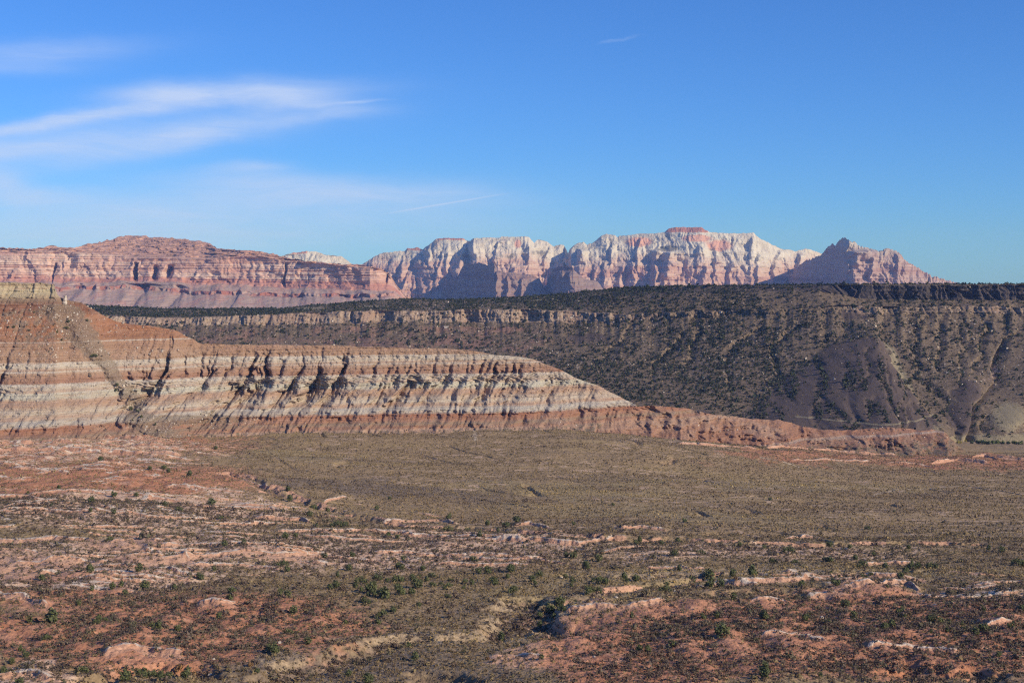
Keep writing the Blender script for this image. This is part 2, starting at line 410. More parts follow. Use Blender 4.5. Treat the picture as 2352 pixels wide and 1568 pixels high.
# ---- striped ridge -----------------------------------------------------------
GULLIES = [(330, .35), (357, .6), (400, 1.0), (440, .35), (470, .3), (497, .6), (540, .35), (585, 1.0), (617, .9), (655, .4), (690, .7), (746, 1.05), (792, .95), (835, .3), (870, .35), (920, .5), (966, 1.25), (1005, .3), (1040, .4), (1075, .35), (1112, .55), (1140, .75), (1190, .45), (1235, .55), (1290, .5), (1345, .45), (1395, .35), (30, .45), (75, .5), (120, .35),
           (1487, .6), (1512, .5), (1560, .35), (1605, .4), (1690, 1.1), (1722, .6), (1790, .5), (1862, .5), (1905, .4), (1955, .6), (2030, .35), (2090, .8), (2128, 1.2)]
def build_striped():
    sil = [(-400, 640), (-250, 646), (-120, 640), (0, 648), (60, 649), (95, 650), (122, 652), (128, 654), (131, 672), (140, 683), (170, 692), (187, 696), (205, 706), (232, 722), (262, 737), (300, 744), (345, 748), (400, 757), (430, 772),
           (460, 788), (520, 791), (600, 792), (760, 793), (800, 795), (900, 798), (1050, 801), (1090, 806), (1120, 812), (1150, 816), (1190, 818), (1215, 822), (1240, 831), (1290, 850), (1318, 866),
           (1340, 875), (1370, 884), (1420, 909), (1465, 932), (1490, 931), (1540, 934), (1575, 938), (1620, 948), (1700, 958), (1745, 962), (1790, 963), (1830, 976), (1870, 985), (1920, 988),
           (1960, 987), (1995, 984), (2040, 980), (2075, 983), (2110, 988), (2140, 986), (2165, 990), (2180, 1004), (2197, 1020), (2230, 1046), (2290, 1075), (2500, 1080)]
    Dc_ = [(-400, 1440), (0, 1478), (130, 1490), (400, 1520), (1000, 1572), (1465, 1600), (1800, 1690), (2200, 1765), (2500, 1800)]
    nc = 1640
    px = np.linspace(-500, 2420, nc)
    ys = poly(sil, px) + fbm(px / 30, px * 0, 4, 3) * 2.2
    Dc = poly(Dc_, px)
    zc = -(ys - HOR) / FPX * Dc
    # horizontal run of the slope per metre of drop, by stratum
    zs = [-260, -200, -156, -148, -144, -137, -132, -121, -117, -111, -109, -103.5, -98, -93, -88, -83, -72, -60, -36, -25, -18, -3, 20]
    sl_ = [4.0, 4.0, 2.3, 2.0, .7, 1.5, 1.3, 1.35, .9, .9, 1.1, .85, .55, .7, .8, .4, .95, 1.1, 1.1, .45, 1.5, .12, .12]
    zz = np.linspace(-260, 20, 2000)
    Qz = np.concatenate([[0], np.cumsum(np.interp(zz[:-1], zs, sl_) * (zz[1] - zz[0]))])
    Q = lambda z: Qz[-1] - np.interp(z, zz, Qz)
    nb_, nf_ = 10, 330
    r = np.linspace(0, 1, nf_)[:, None]
    zb = -232.0
    Zf = zc[None] + (zb - zc[None]) * r
    Df = Dc[None] - (Q(Zf) - Q(zc[None]))
    k = np.linspace(1, 0, nb_, endpoint=False)[:, None]
    Zb = zc[None] - k ** 2 * 60 - k * 4
    Db = Dc[None] + k * 90
    Z = np.concatenate([Zb, Zf]); D = np.concatenate([Db, Df])
    PX = np.repeat(px[None], len(Z), 0)
    X = (PX - 1176) / FPX * D
    drop = np.maximum(zc[None] - Z, 0)
    # gullies: they lean towards the left as they come down; strongest ones placed where the photo has them
    xs = X + .62 * np.maximum(-102 - Z, 0) + .10 * np.maximum(-74 - Z, 0)
    xs = xs + fbm(X / 30, Z / 26, 3, 11) * 5.0
    low = smooth(-Z, 100, 114)
    gul = np.zeros_like(X); wallr = np.zeros_like(X)
    grs = np.random.RandomState(77)
    tier = np.interp(-Z + fbm(X / 20, Z / 8, 2, 20) * 2, [74, 82, 86, 89, 91, 95, 102, 105, 110, 118, 124, 132], [.2, .6, 1.05, .9, .3, .95, 1.2, .55, .8, 1.15, 1.1, 1.0])
    wob = fbm(X / 13, Z / 9, 4, 17) * 3.2
    extra = [(float(a_), float(b_)) for a_, b_ in zip(grs.uniform(300, 1400, 46), grs.uniform(.15, .5, 46))]
    for gx_, st in GULLIES + extra:
        Dg = np.interp(gx_, px, Dc); x0 = (gx_ - 1176) / FPX * Dg
        rt = gx_ > 1470
        ztop = grs.choice([74, 80, 90, 92, 103]) + grs.uniform(-2, 3); zbot = grs.uniform(104, 150) + 30 * (st > .6)
        k1 = grs.uniform(.6, 1.15); lean = grs.uniform(-.12, .25)
        wl_ = (2.6 + 2.2 * low * k1) * (1.5 if rt else 1); wr_ = (4.5 + 15 * low * k1) * (.5 + .55 * st) * (1.3 if rt else 1)
        dx = xs - x0 + wob * (1 + low) + lean * np.maximum(-90 - Z, 0)
        v_ = np.clip(np.where(dx < 0, 1 + dx / wl_, 1 - dx / wr_), 0, 1)
        if rt: dp = st * np.interp(drop, [0, 6, 22, 50], [0, 7, 15, 7])
        else: dp = st * np.interp(-Z, [ztop, ztop + 9, 95, 104, 118, 132, 140, 150], [0, 12, 17, 17, 27 * k1, 24 * k1, 9, 4]) * (1 - .75 * smooth(-Z, zbot - 8, zbot + 8)) * tier
        gul = np.maximum(gul, v_ * dp)
        wallr = np.maximum(wallr, np.clip(v_ * 2, 0, 1) * (dx > -2) * min(st, 1))
        # a side branch
        if st > .45 and not rt:
            zb_ = grs.uniform(84, 104); sg = grs.choice([-1, 1])
            dxb = dx - sg * np.clip(-Z - zb_, -30, 0) * -.8
            vb = np.clip(1 - np.abs(dxb) / 3.4, 0, 1) * (-Z < zb_ + 6)
            gul = np.maximum(gul, vb * dp * .7)
    leftface = 1 - smooth(PX, 250, 420)
    rightpart = smooth(PX, 1380, 1500)
    A = smooth(drop, 0, 12)
    w = fbm(xs / 40, Z / 40, 2, 12) * 6
    p2 = np.abs(perlin((xs + w) / 15, Z / 130, 22)) * 1.9
    g2 = np.clip(1 - p2, 0, 1)
    p3 = np.abs(perlin((xs + w * .5 + .35 * Z * low) / 5.2, Z / 60, 23)) * 1.9
    g3 = np.clip(1 - p3, 0, 1)
    patch = smooth(fbm(X / 34, Z / 26, 2, 13), -.15, .25)
    dY = -A * (gul + g2 * (1.2 + 4.2 * low * patch) * (1 - .35 * leftface) + g3 * (.5 + 1.5 * low * patch + 3.2 * wallr))
    dY += fbm(X / 120, Z / 90, 3, 25) * 7 * smooth(drop, 0, 30)
    dY += perlin(X / 55, Z / 1.4, 26) * .75 + perlin(X / 80, Z / 4.0, 28) * 1.3
    dY += fbm(X / 5, Z / 3.2, 4, 27) * 1.5 + np.sign(perlin(X / 7, Z / 5, 18)) * .35
    # knobby red toe and the low red end ridge
    toe = smooth(-Z, 136, 140)
    dY += toe * (ridged((X + 8 * perlin(X / 20, Z / 10, 30)) / 30, Z / 26, 3, 29) - .5) * (10 + 8 * rightpart)
    dY += rightpart * (fbm(X / 34, Z / 9, 4, 14) * 13 + fbm(X / 9, Z / 5, 3, 19) * 3) * A
    for (cx_, w_, h_) in ((2166, 30, 30), (1806, 26, 15), (1742, 30, 20), (1622, 32, 20), (1566, 24, 16), (1962, 34, 16), (1890, 22, 10), (2046, 26, 12), (1500, 20, 12)):
        dx_ = PX + fbm(X / 14, Z / 8, 2, 34) * 5 - cx_ + (drop * .25)
        dY += h_ * np.clip(1 - np.abs(dx_) / np.where(dx_ < 0, w_ * .45, w_ * 1.2), 0, 1) * smooth(drop, 1, 16)
    # cap of the left butte: blocky, overhanging
    capm = smooth(Z, -19, -17.5)
    blkc = perlin(X / 9, Z / 60, 15)
    dY += capm * (2.5 + np.sign(blkc) * smooth(np.abs(blkc), 0, .1) * 1.2 + perlin(X / 40, Z / 2.2, 16) * .9)
    # debris fan on the left face
    yy = HOR - Z / D * FPX
    axis = np.interp(yy, [690, 760, 860, 960, 1010], [130, 190, 262, 322, 380])
    wd = np.interp(yy, [690, 760, 860, 940, 1010], [50, 34, 22, 22, 60])
    fan = np.exp(-((PX - axis) / wd) ** 2 * 1.1)
    fan2 = np.exp(-((PX - np.interp(yy, [700, 760, 830], [90, 120, 190])) / 70) ** 2) * smooth(yy, 696, 716) * (1 - smooth(yy, 790, 850)) * .42
    fan3 = np.exp(-((PX - np.interp(yy, [700, 800, 860], [10, 60, 130])) / 45) ** 2) * smooth(yy, 696, 716) * (1 - smooth(yy, 800, 850)) * .38
    fan4 = np.exp(-(((PX - 430) / 150) ** 2 + ((yy - 965) / 14) ** 2)) * 1.0
    fan = fan * smooth(yy, 692, 704)
    talus = np.clip(fan + fan2 + fan3 + fan4, 0, 1) * (PX < 620)
    dY += talus * 5 * fan
    Y = D - dY
    veg = smooth(-Z, 150, 160) * (1 - smooth(PX, 1350, 1480)) * .5 + smooth(-Z, 172, 205) * .58
    veg = np.maximum(veg, smooth(Z, -3.8, -2.5) * .6)
    return X, Y, Z, PX, talus, veg, yy

# ---- mesa ---------------------------------------------------------------------
MESA_CX = [-300, 200, 400, 640, 800, 930, 1060, 1180, 1280, 1350, 1420, 1550, 1700, 1880, 1990, 2352, 2700]
MESA_K = [  # (row, depth) of crest, rim foot, ledge top, ledge foot, mid slope, foot
    [(708, 3900), (712, 3600), (722, 3250), (742, 3230), (800, 2950), (900, 2500)],
    [(704, 3900), (712, 3600), (724, 3200), (744, 3180), (800, 2950), (900, 2500)],
    [(712, 3500), (722, 3300), (731, 3120), (745, 3100), (800, 2920), (905, 2500)],
    [(711, 3480), (715, 3300), (722, 3080), (744, 3060), (800, 2880), (915, 2420)],
    [(696, 3450), (706, 3250), (715, 3040), (741, 3020), (803, 2830), (925, 2330)],
    [(688, 3420), (700, 3200), (713, 3000), (738, 2980), (805, 2760), (932, 2290)],
    [(690, 3400), (700, 3150), (712, 2960), (739, 2945), (806, 2720), (935, 2260)],
    [(685, 3380), (696, 3120), (710, 2930), (740, 2915), (810, 2680), (938, 2230)],
    [(678, 3300), (694, 3050), (712, 2850), (739, 2835), (815, 2600), (942, 2160)],
    [(671, 3150), (690, 2930), (716, 2780), (738, 2765), (820, 2530), (946, 2110)],
    [(664, 3000), (680, 2840), (720, 2710), (736, 2695), (828, 2460), (950, 2080)],
    [(659, 2880), (676, 2760), (717, 2650), (731, 2638), (838, 2410), (957, 2050)],
    [(657, 2780), (672, 2690), (711, 2590), (726, 2578), (835, 2350), (970, 2020)],
    [(655, 2660), (668, 2610), (706, 2545), (718, 2533), (835, 2310), (982, 1995)],
    [(654, 2610), (687, 2602), (702, 2540), (718, 2528), (838, 2290), (992, 1975)],
    [(653, 2560), (689, 2550), (704, 2500), (717, 2490), (842, 2260), (1006, 1945)],
    [(652, 2520), (689, 2510), (704, 2460), (717, 2450), (845, 2230), (1010, 1930)]]
RAVINES = [[(1739, 758), (1685, 798), (1674, 866), (1690, 900)], [(2139, 714), (2113, 760), (2101, 807), (2110, 850)], [(2218, 737), (2215, 772), (2218, 819), (2201, 866), (2186, 895)],
           [(2330, 772), (2303, 813), (2294, 848)], [(1867, 837), (1864, 895), (1899, 942), (1925, 965)], [(1969, 799), (1955, 848), (1978, 886), (2002, 936), (2010, 975)], [(2066, 880), (2040, 905), (2010, 930)],
           [(1946, 901), (1925, 939), (1905, 960)], [(2101, 860), (2151, 895), (2183, 925), (2177, 968), (2189, 1000)], [(2256, 960), (2262, 990)], [(1560, 770), (1520, 830), (1500, 880)], [(1620, 750), (1600, 800), (1560, 860)],
           [(1830, 760), (1790, 800), (1775, 860), (1800, 910)], [(2270, 730), (2262, 790), (2240, 850)], [(1450, 760), (1400, 810), (1350, 860)], [(2170, 730), (2165, 790), (2150, 850)]]
def ravine_field(PX, yy, wob):
    best = np.full(PX.shape, 99.0)
    for pl in RAVINES:
        xs_ = np.array(pl, float)
        sel = (PX > xs_[:, 0].min() - 40) & (PX < xs_[:, 0].max() + 40) & (yy > xs_[:, 1].min() - 20) & (yy < xs_[:, 1].max() + 20)
        X_ = PX[sel] + wob[sel]; Y_ = yy[sel]
        b_ = np.full(X_.shape, 99.0)
        for p, q in zip(xs_[:-1], xs_[1:]):
            ab = q - p; t = np.clip(((X_ - p[0]) * ab[0] + (Y_ - p[1]) * ab[1]) / (ab ** 2).sum(), 0, 1)
            b_ = np.minimum(b_, np.hypot(X_ - p[0] - t * ab[0], Y_ - p[1] - t * ab[1]))
        best[sel] = np.minimum(best[sel], b_)
    return best
def build_mesa():
    nc = 1800
    px = np.linspace(-520, 3000, nc)
    K = np.array(MESA_K, float)
    led_new = np.interp(MESA_CX, [-300, 400, 800, 1060, 1280, 1420, 1550, 1880, 2700], [2980, 2930, 2880, 2830, 2765, 2705, 2650, 2545, 2460])
    K[:, :, 1] += (led_new - K[:, 2, 1])[:, None] * np.array([1, 1, 1, 1, .85, .6])[None]
    yk = np.stack([np.interp(px, MESA_CX, K[:, i, 0]) for i in range(6)])
    Dk = np.stack([np.interp(px, MESA_CX, K[:, i, 1]) for i in range(6)])
    yk[0] += fbm(px / 60, px * 0, 4, 31) * 1.6 * np.interp(px, [1200, 1900], [1, .25])
    yk[1] += fbm(px / 40, px * 0, 4, 32) * 2.6
    yk[2] += fbm(px / 50, px * 0, 5, 33) * 6 * np.interp(px, [1200, 1500, 1900], [.6, 1.0, .8])
    yk[3] += fbm(px / 30, px * 0, 5, 34) * 8
    # back of the plateau and buried foot
    yk = np.concatenate([[HOR + (yk[0] - HOR) * (Dk[0] / (Dk[0] + 420)) + 5], yk, [yk[5] + 60]])
    Dk = np.concatenate([[Dk[0] + 420], Dk, [Dk[5] - 40]])
    def disp(X, Z, T, PX, D):
        right = smooth(PX, 1850, 1895)
        rimm = smooth(T, 1.0, 1.12) * (1 - smooth(T, 1.95, 2.15)) * right
        dY = rimm * ((ridged((X + fbm(X / 30, Z / 20, 2, 38) * 12) / 10, Z / 180, 3, 41) - .5) * 14 + fbm(X / 60, Z / 60, 4, 42) * 16 + perlin(X / 50, Z / 5, 37) * 2)
        # middle: dark lava outcrop at the crest, x 1400-1880
        midr = smooth(PX, 1385, 1420) * (1 - smooth(PX, 1850, 1880))
        dZ = midr * smooth(T, 1.0, 1.05) * (1 - smooth(T, 1.06, 1.6)) * -3.5 * (1 + fbm(X / 30, D / 90, 2, 43))
        # ledge blocks
        lm = smooth(T, 2.93, 3.05) * (1 - smooth(T, 3.95, 4.2))
        blk = perlin(X / 24, Z / 160, 44)
        dY = dY + lm * (np.sign(blk) * smooth(np.abs(blk), 0, .12) * 3.5 * smooth(perlin(X / 90, Z / 300, 40), -.2, .2) + fbm(X / 60, Z / 160, 4, 45) * 20 + (ridged(X / 9, Z / 24, 3, 46) - .5) * 6 + perlin(X / 60, Z / 5, 39) * 3)
        # slopes: spurs and draws leaning left downhill
        s = smooth(T, 3.9, 4.6) * (1 - smooth(T, 6.2, 7))
        xs = X + .35 * np.maximum(-80 - Z, 0)
        wv_ = fbm(X / 140, Z / 90, 3, 47) * 40
        rr = smooth(PX, 1250, 1500)
        g = ridged((xs + wv_) / 115, Z / 500, 2, 48)
        g2_ = ridged((xs + wv_ * .6) / 42, Z / 220, 3, 49)
        dY = dY - s * (smooth(g, .55, 1.0) * 4 + smooth(g2_, .5, 1) * 1.2) + s * (fbm(X / 260, Z / 150, 2, 50) * (18 + 10 * rr) + fbm(X / 24, Z / 14, 3, 58) * 3)
        up = smooth(T, 2.0, 2.4) * (1 - smooth(T, 2.8, 3.0))
        dY = dY + up * fbm(X / 60, D / 60, 3, 51) * 10
        # pyramid spur of lava debris
        yy = HOR - Z / D * FPX
        ax = np.interp(yy, [720, 775, 870, 1000], [1990, 1985, 1960, 1950])
        wl = np.interp(yy, [700, 775, 870, 960, 1010], [20, 48, 170, 270, 300]); wr = np.interp(yy, [700, 775, 870, 960, 1010], [14, 30, 120, 215, 235])
        dd = (PX - ax) + fbm(X / 70, Z / 60, 4, 55) * 17 + fbm(X / 20, Z / 18, 2, 56) * 5; wdt = np.where(dd < 0, wl, wr)
        spur = np.clip(1 - np.abs(dd) / wdt, 0, 1)
        amp = np.interp(yy, [715, 760, 850, 950, 1005], [0, 45, 130, 170, 140])
        # creases down its face
        cr = np.clip(1 - np.abs(perlin(dd / wdt * 2.6 + 9, yy / 120, 52)) * 5, 0, 1)
        dY = dY * (1 - .75 * smooth(spur, 0, .25)) + amp * (1 - (1 - spur) ** 1.5) - cr * 16 * smooth(spur, .05, .3) * smooth(yy, 800, 870)
        # low knolls bottom right
        for (cx, cy, rx, ry, h) in ((2215, 900, 52, 50, 40), (2200, 965, 48, 40, 34), (2310, 960, 60, 45, 40), (2130, 985, 55, 30, 25), (1780, 955, 70, 30, 22), (2380, 880, 60, 60, 40)):
            e = ((PX - cx) / rx) ** 2 + ((yy - cy) / ry) ** 2
            dY = dY + h * np.exp(-e * 1.4)
        rav = ravine_field(PX, yy, fbm(X / 60, Z / 34, 4, 57) * 26)
        dY = dY - 15 * np.clip(1 - rav / 12, 0, 1) * smooth(T, 3.9, 4.3)
        # pale cut gully
        gx = np.interp(yy, [760, 800, 850, 880, 900, 930, 1000], [2330, 2312, 2290, 2300, 2275, 2232, 2225])
        e = (PX - gx) / 9
        dY = dY - 26 * np.exp(-e ** 2) * smooth(yy, 770, 820)
        dY = dY + fbm(X / 14, Z / 9, 3, 53) * 2.2 * smooth(T, 1.9, 2.3)
        dZ = dZ + fbm(X / 25, D / 50, 3, 54) * 1.2 * (1 - smooth(T, 1.6, 2.0)) * (1 - right * smooth(T, .98, 1.0))
        return dY, dZ
    rows = [14, 34, 40, 40, 70, 110, 5]
    X, Y, Z, T = loft(px, yk, Dk, rows, disp)
    PX = np.repeat(px[None], len(X), 0)
    D = np.stack([np.interp(T[:, 0], np.arange(8), Dk[:, j]) for j in range(0, nc, 50)], 1)
    yy = np.stack([np.interp(T[:, 0], np.arange(8), yk[:, j]) for j in range(nc)], 1)
    right = smooth(PX, 1850, 1890)
    rim = smooth(T, 1.02, 1.06) * (1 - smooth(T, 1.95, 2.05)) * right
    midr = smooth(PX, 1385, 1425) * (1 - smooth(PX, 1860, 1895))
    lava = midr * smooth(T, 1.0, 1.05) * (1 - smooth(T, 1.75, 2.1)) * smooth(fbm(PX / 60, T * 2, 3, 61), -.28, -.05)
    ledge = smooth(T, 2.95, 3.02) * (1 - smooth(T, 3.98, 4.1)) * np.interp(PX, [300, 1240, 1420, 1560, 1760, 1850, 1990, 2100, 2352, 2600], [.95, .9, .55, .48, .36, .24, .56, .46, .56, .55])
    red = smooth(T, 4.0, 4.25) * np.interp(PX, [-200, 600, 1000, 1180, 1300, 1420], [.52, .52, .6, .62, .4, .05])
    red = red * (1 - .5 * smooth(T, 4.9, 5.3))
    ax = np.interp(yy, [720, 775, 870, 1000], [1990, 1985, 1960, 1950])
    wl = np.interp(yy, [700, 775, 870, 960, 1010], [20, 48, 170, 270, 300]); wr = np.interp(yy, [700, 775, 870, 960, 1010], [14, 26, 105, 190, 210])
    dd = PX - ax + fbm(X / 70, Z / 60, 4, 55) * 17 + fbm(X / 20, Z / 18, 2, 56) * 5
    spur = np.clip(1 - np.abs(dd) / np.where(dd < 0, wl, wr), 0, 1) * smooth(yy, 770, 800)
    basalt = np.maximum(smooth(spur, 0, .16) * .9, lava * .9)
    def el(cx, cy, rx, ry): return np.exp(-(((PX - cx) / rx) ** 2 + ((yy - cy) / ry) ** 2) * 1.3)
    for e in ((1965, 722, 55, 18), (1355, 777, 75, 14), (1790, 960, 60, 22), (2210, 900, 45, 40), (2200, 960, 50, 45), (1450, 730, 1, 1), (1560, 950, 110, 12)):
        basalt = np.maximum(basalt, el(*e) * .95)
    grass = np.maximum(el(2310, 960, 60, 45), el(2120, 975, 60, 14) * .6)
    edge = np.exp(-((dd - wr * 1.08) / 16) ** 2) * smooth(yy, 770, 800) * (1 - smooth(yy, 880, 930))
    grass = np.maximum(grass, edge * .9)
    grass = np.maximum(grass, smooth(yy, 985, 1003) * smooth(PX, 2100, 2180) * .7)
    for (xa, ya, xb, yb) in ((1795, 945, 1900, 949), (1900, 952, 2130, 952), (1940, 958, 2010, 972), (1900, 980, 2010, 974), (1830, 990, 1910, 981)):
        tpar = np.clip((PX - xa) / (xb - xa), 0, 1)
        grass = np.maximum(grass, np.exp(-((yy - (ya + (yb - ya) * tpar)) / 1.6) ** 2) * (PX > xa) * (PX < xb))
    pale = el(2292, 855, 14, 34) * .95 + el(2262, 875, 30, 10) * .5
    ledge = np.maximum(ledge, np.clip(pale, 0, 1))
    meadow = el(700, 708, 60, 4) + el(1250, 690, 40, 3) + el(860, 704, 40, 3)
    grass = np.maximum(grass, np.clip(meadow, 0, 1))
    rav = ravine_field(PX, yy, fbm(X / 60, Z / 34, 4, 57) * 26)
    return X, Y, Z, T, PX, yy, rav, dict(tt=T, rim=rim, ledge=ledge, red=red, basalt=basalt, grass=grass), spur

# ---- far red cliffs --------------------------------------------------------------
def build_cliffs():
    sil = [(-300, 566), (0, 569), (40, 571), (75, 572), (113, 566), (120, 563), (150, 569), (170, 570), (200, 560), (235, 556), (245, 551), (252, 553), (262, 548), (275, 543), (300, 541), (330, 541), (345, 545), (380, 545), (440, 552),
           (475, 556), (490, 563), (500, 570), (540, 573), (560, 575), (580, 574), (620, 582), (640, 587), (660, 592), (700, 599), (740, 602), (790, 607), (830, 607), (850, 611), (872, 614), (885, 622), (893, 628),
           (900, 638), (908, 650), (930, 678), (955, 690), (1000, 700)]
    nc = 1100
    px = np.linspace(-260, 985, nc)
    yc = poly(sil, px) + fbm(px / 10, px * 0, 3, 71) * 1.6
    cl_top = np.maximum(yc + 3, poly([(-300, 575), (0, 580), (100, 576), (230, 584), (300, 592), (480, 596), (560, 588), (640, 597), (790, 612), (870, 618), (893, 632), (905, 652), (930, 680), (1000, 702)], px))
    cl_bot = np.maximum(cl_top + 1.5, poly([(-300, 637), (0, 638), (180, 640), (420, 641), (600, 647), (760, 650), (890, 655), (905, 658), (930, 684), (1000, 706)], px) + fbm(px / 60, px * 0, 3, 72) * 4)
    red_b = np.maximum(cl_bot + 1, cl_bot + poly([(-300, 9), (300, 7), (550, 10), (700, 14), (900, 12), (930, 3)], px) + fbm(px / 40, px * 0, 3, 73) * 4)
    l2t = red_b + poly([(-300, 8), (140, 10), (250, 8), (400, 16), (600, 14), (800, 10), (930, 4)], px)
    l2b = l2t + 7 + fbm(px / 50, px * 0, 3, 74) * 3
    foot = np.maximum(l2b + 5, 718 + 0 * px)
    Dw = poly([(-300, 7300), (0, 7500), (250, 7550), (480, 7450), (700, 7350), (850, 7200), (900, 7250), (985, 7700)], px)
    Dcr = Dw + np.clip((cl_top - yc) * 16, 30, 900)
    yk = np.stack([yc + 6, yc, cl_top, cl_bot, red_b, l2t, l2b, foot, foot + 40])
    Dk = np.stack([Dcr + 500, Dcr, Dw + 40, Dw, Dw - 40, Dw - 190, Dw - 210, Dw - 700, Dw - 720])
    def disp(X, Z, T, PX, D):
        wall = smooth(T, 1.7, 2.1) * (1 - smooth(T, 3.9, 4.3))
        blk = perlin((X + fbm(X / 60, Z / 30, 3, 70) * 26) / 110, Z / 150, 75)
        dY = wall * (np.sign(blk) * smooth(np.abs(blk), 0, .10) * 7 + fbm(X / 620, Z / 900, 3, 76) * 52 + (np.abs(perlin((X + fbm(X / 50, Z / 30, 3, 69) * 20) / 44, Z / 90, 77)) - .3) * 13 + perlin(X / 200, Z / 16, 68) * 4 + perlin(X / 900, Z / 7, 78) * 6)
        # alcoves with a deep shade side
        for cx, w_, dep, y0, y1 in ((311, 9, 150, 600, 645), (355, 13, 85, 606, 645), (386, 14, 120, 606, 640), (122, 5, 70, 600, 655), (160, 22, 35, 580, 620), (655, 5, 60, 600, 660), (890, 5, 80, 622, 650)):
            yy = HOR - Z / D * FPX
            ax_ = PX - cx - (yy - y0) * -.12 + fbm(X / 60, Z / 50, 3, 84) * 4
            dY = dY - dep * .8 * np.clip(1 - np.abs(ax_) / np.where(ax_ < 0, w_ * .5, w_), 0, 1) * smooth(yy, y0, y0 + 10) * (1 - smooth(yy, y1 - 8, y1 + 4))
        tal = smooth(T, 4.2, 4.8)
        dY = dY + tal * (-(smooth(ridged((X + .4 * Z) / 260, Z / 2000, 3, 79), .5, 1)) * 60 + fbm(X / 600, Z / 300, 3, 80) * 130) * (1 - smooth(T, 7, 8))
        ld = smooth(T, 5.0, 5.1) * (1 - smooth(T, 5.9, 6.1))
        dY = dY + ld * (ridged(X / 60, Z / 100, 2, 81) - .5) * 40
        top = smooth(T, .9, 1.2) * (1 - smooth(T, 1.8, 2.0))
        dY = dY + top * fbm(X / 120, Z / 14, 4, 82) * 60
        dZ = fbm(X / 40, D / 60, 3, 83) * 6 * (1 - smooth(T, 1.5, 2))
        return dY, dZ
    rows = [5, 40, 90, 16, 14, 12, 40, 4]
    X, Y, Z, T = loft(px, yk, Dk, rows, disp)
    return X, Y, Z, T

# ---- far pale peaks ---------------------------------------------------------------
def build_peak(sil, xr, nc, Df, run, seed, flute=1.0, base=705, jag=0.0, caps=(), shelves=(), pinks=(), tops=4, zveg=()):
    px = np.linspace(xr[0], xr[1], nc)
    yc = poly(sil, px) + fbm(px / 9, px * 0, 3, seed) * 1.3
    yc = yc + jag * (np.abs(fbm(px / 7, px * 0, 3, seed + 20)) * 6 - 1.5)
    Dc = poly(Df, px)
    rn = poly(run, px)
    yb = np.maximum(base, yc + 4)
    ym = yc + (yb - yc) * .45
    yl = yc + (yb - yc) * .86
    yk = np.stack([yc + tops, yc, ym, yl, yb, yb + 40])
    Dk = np.stack([Dc + 500, Dc, Dc - rn * .30, Dc - rn * .55, Dc - rn, Dc - rn - 50])
    def disp(X, Z, T, PX, D):
        yy = HOR - Z / D * FPX
        s = smooth(T, 1.0, 1.25) * (1 - smooth(T, 4.2, 5))
        wv_ = fbm(X / 260, Z / 190, 4, seed + 1) * 75
        lean = X + .16 * Z + wv_
        a = np.abs(perlin(lean / 330, Z / 1500, seed + 2))
        b_ = np.abs(perlin((lean + 31) / 120, Z / 520, seed + 3))
        c = np.abs(perlin((X + wv_ * .7) / 44, Z / 170, seed + 4))
        dY = s * flute * ((a - .3) * 100 + (b_ - .3) * 66 + (c - .3) * 36 + fbm(X / 190, Z / 110, 4, seed + 5) * 55)
        dY = dY + s * (perlin(X / 700, Z / 34, seed + 6) * 16 + perlin(X / 260, Z / 13, seed + 8) * 7)
        wpx = PX + fbm(X / 150, Z / 90, 3, seed + 10) * 4
        dY = dY * np.interp(T, [1.0, 1.6, 2.4], [.5, .75, 1.0])
        for (x0, y0, x1, y1, wl, wr, h) in shelves:
            cx = x0 + (x1 - x0) * (yy - y0) / (y1 - y0)
            cx = np.where(yy > y1, x1, cx)
            ddx = wpx - cx
            tent = np.clip(1 - np.abs(ddx) / np.where(ddx < 0, wl, wr), 0, 1)
            dY = dY + h * .85 * (.75 + .6 * fbm(X / 130, Z / 90, 2, seed + 30)) * tent * smooth(yy, y0 - 2, y0 + 9) * (1 - smooth(yy, y1 + 8, y1 + 40)) * (T > 1.0)
        dZ = fbm(X / 60, D / 60, 3, seed + 7) * 8 * (1 - smooth(T, 1.2, 1.6))
        return dY, dZ
    rows = [4, 80, 80, 30, 3]
    X, Y, Z, T = loft(px, yk, Dk, rows, disp)
    PX = np.repeat(px[None], len(X), 0)
    yy = np.stack([np.interp(T[:, 0], np.arange(6), yk[:, j]) for j in range(nc)], 1)
    cap = np.zeros_like(X); veg = np.zeros_like(X); pink = np.zeros_like(X)
    for (x0, x1, y0, y1) in caps:
        cap = np.maximum(cap, (PX > x0) * (PX < x1) * (yy > y0) * (yy < y1) * 1.0)
    for (cx, cy, rx, ry) in pinks:
        pink = np.maximum(pink, np.exp(-(((PX - cx) / rx) ** 2 + ((yy - cy) / ry) ** 2)))
    for (cx, cy, rx, ry, s_) in zveg:
        veg = np.maximum(veg, s_ * np.exp(-(((PX - cx) / rx) ** 2 + ((yy - cy) / ry) ** 2)))
    veg = np.maximum(veg, .55 * (1 - smooth(yy - yc[None], .5, 2.0)) * smooth(fbm(PX / 40, PX * 0, 2, seed + 9), -.1, .2))
    return X, Y, Z, dict(cap=cap, veg=veg, pink=pink)
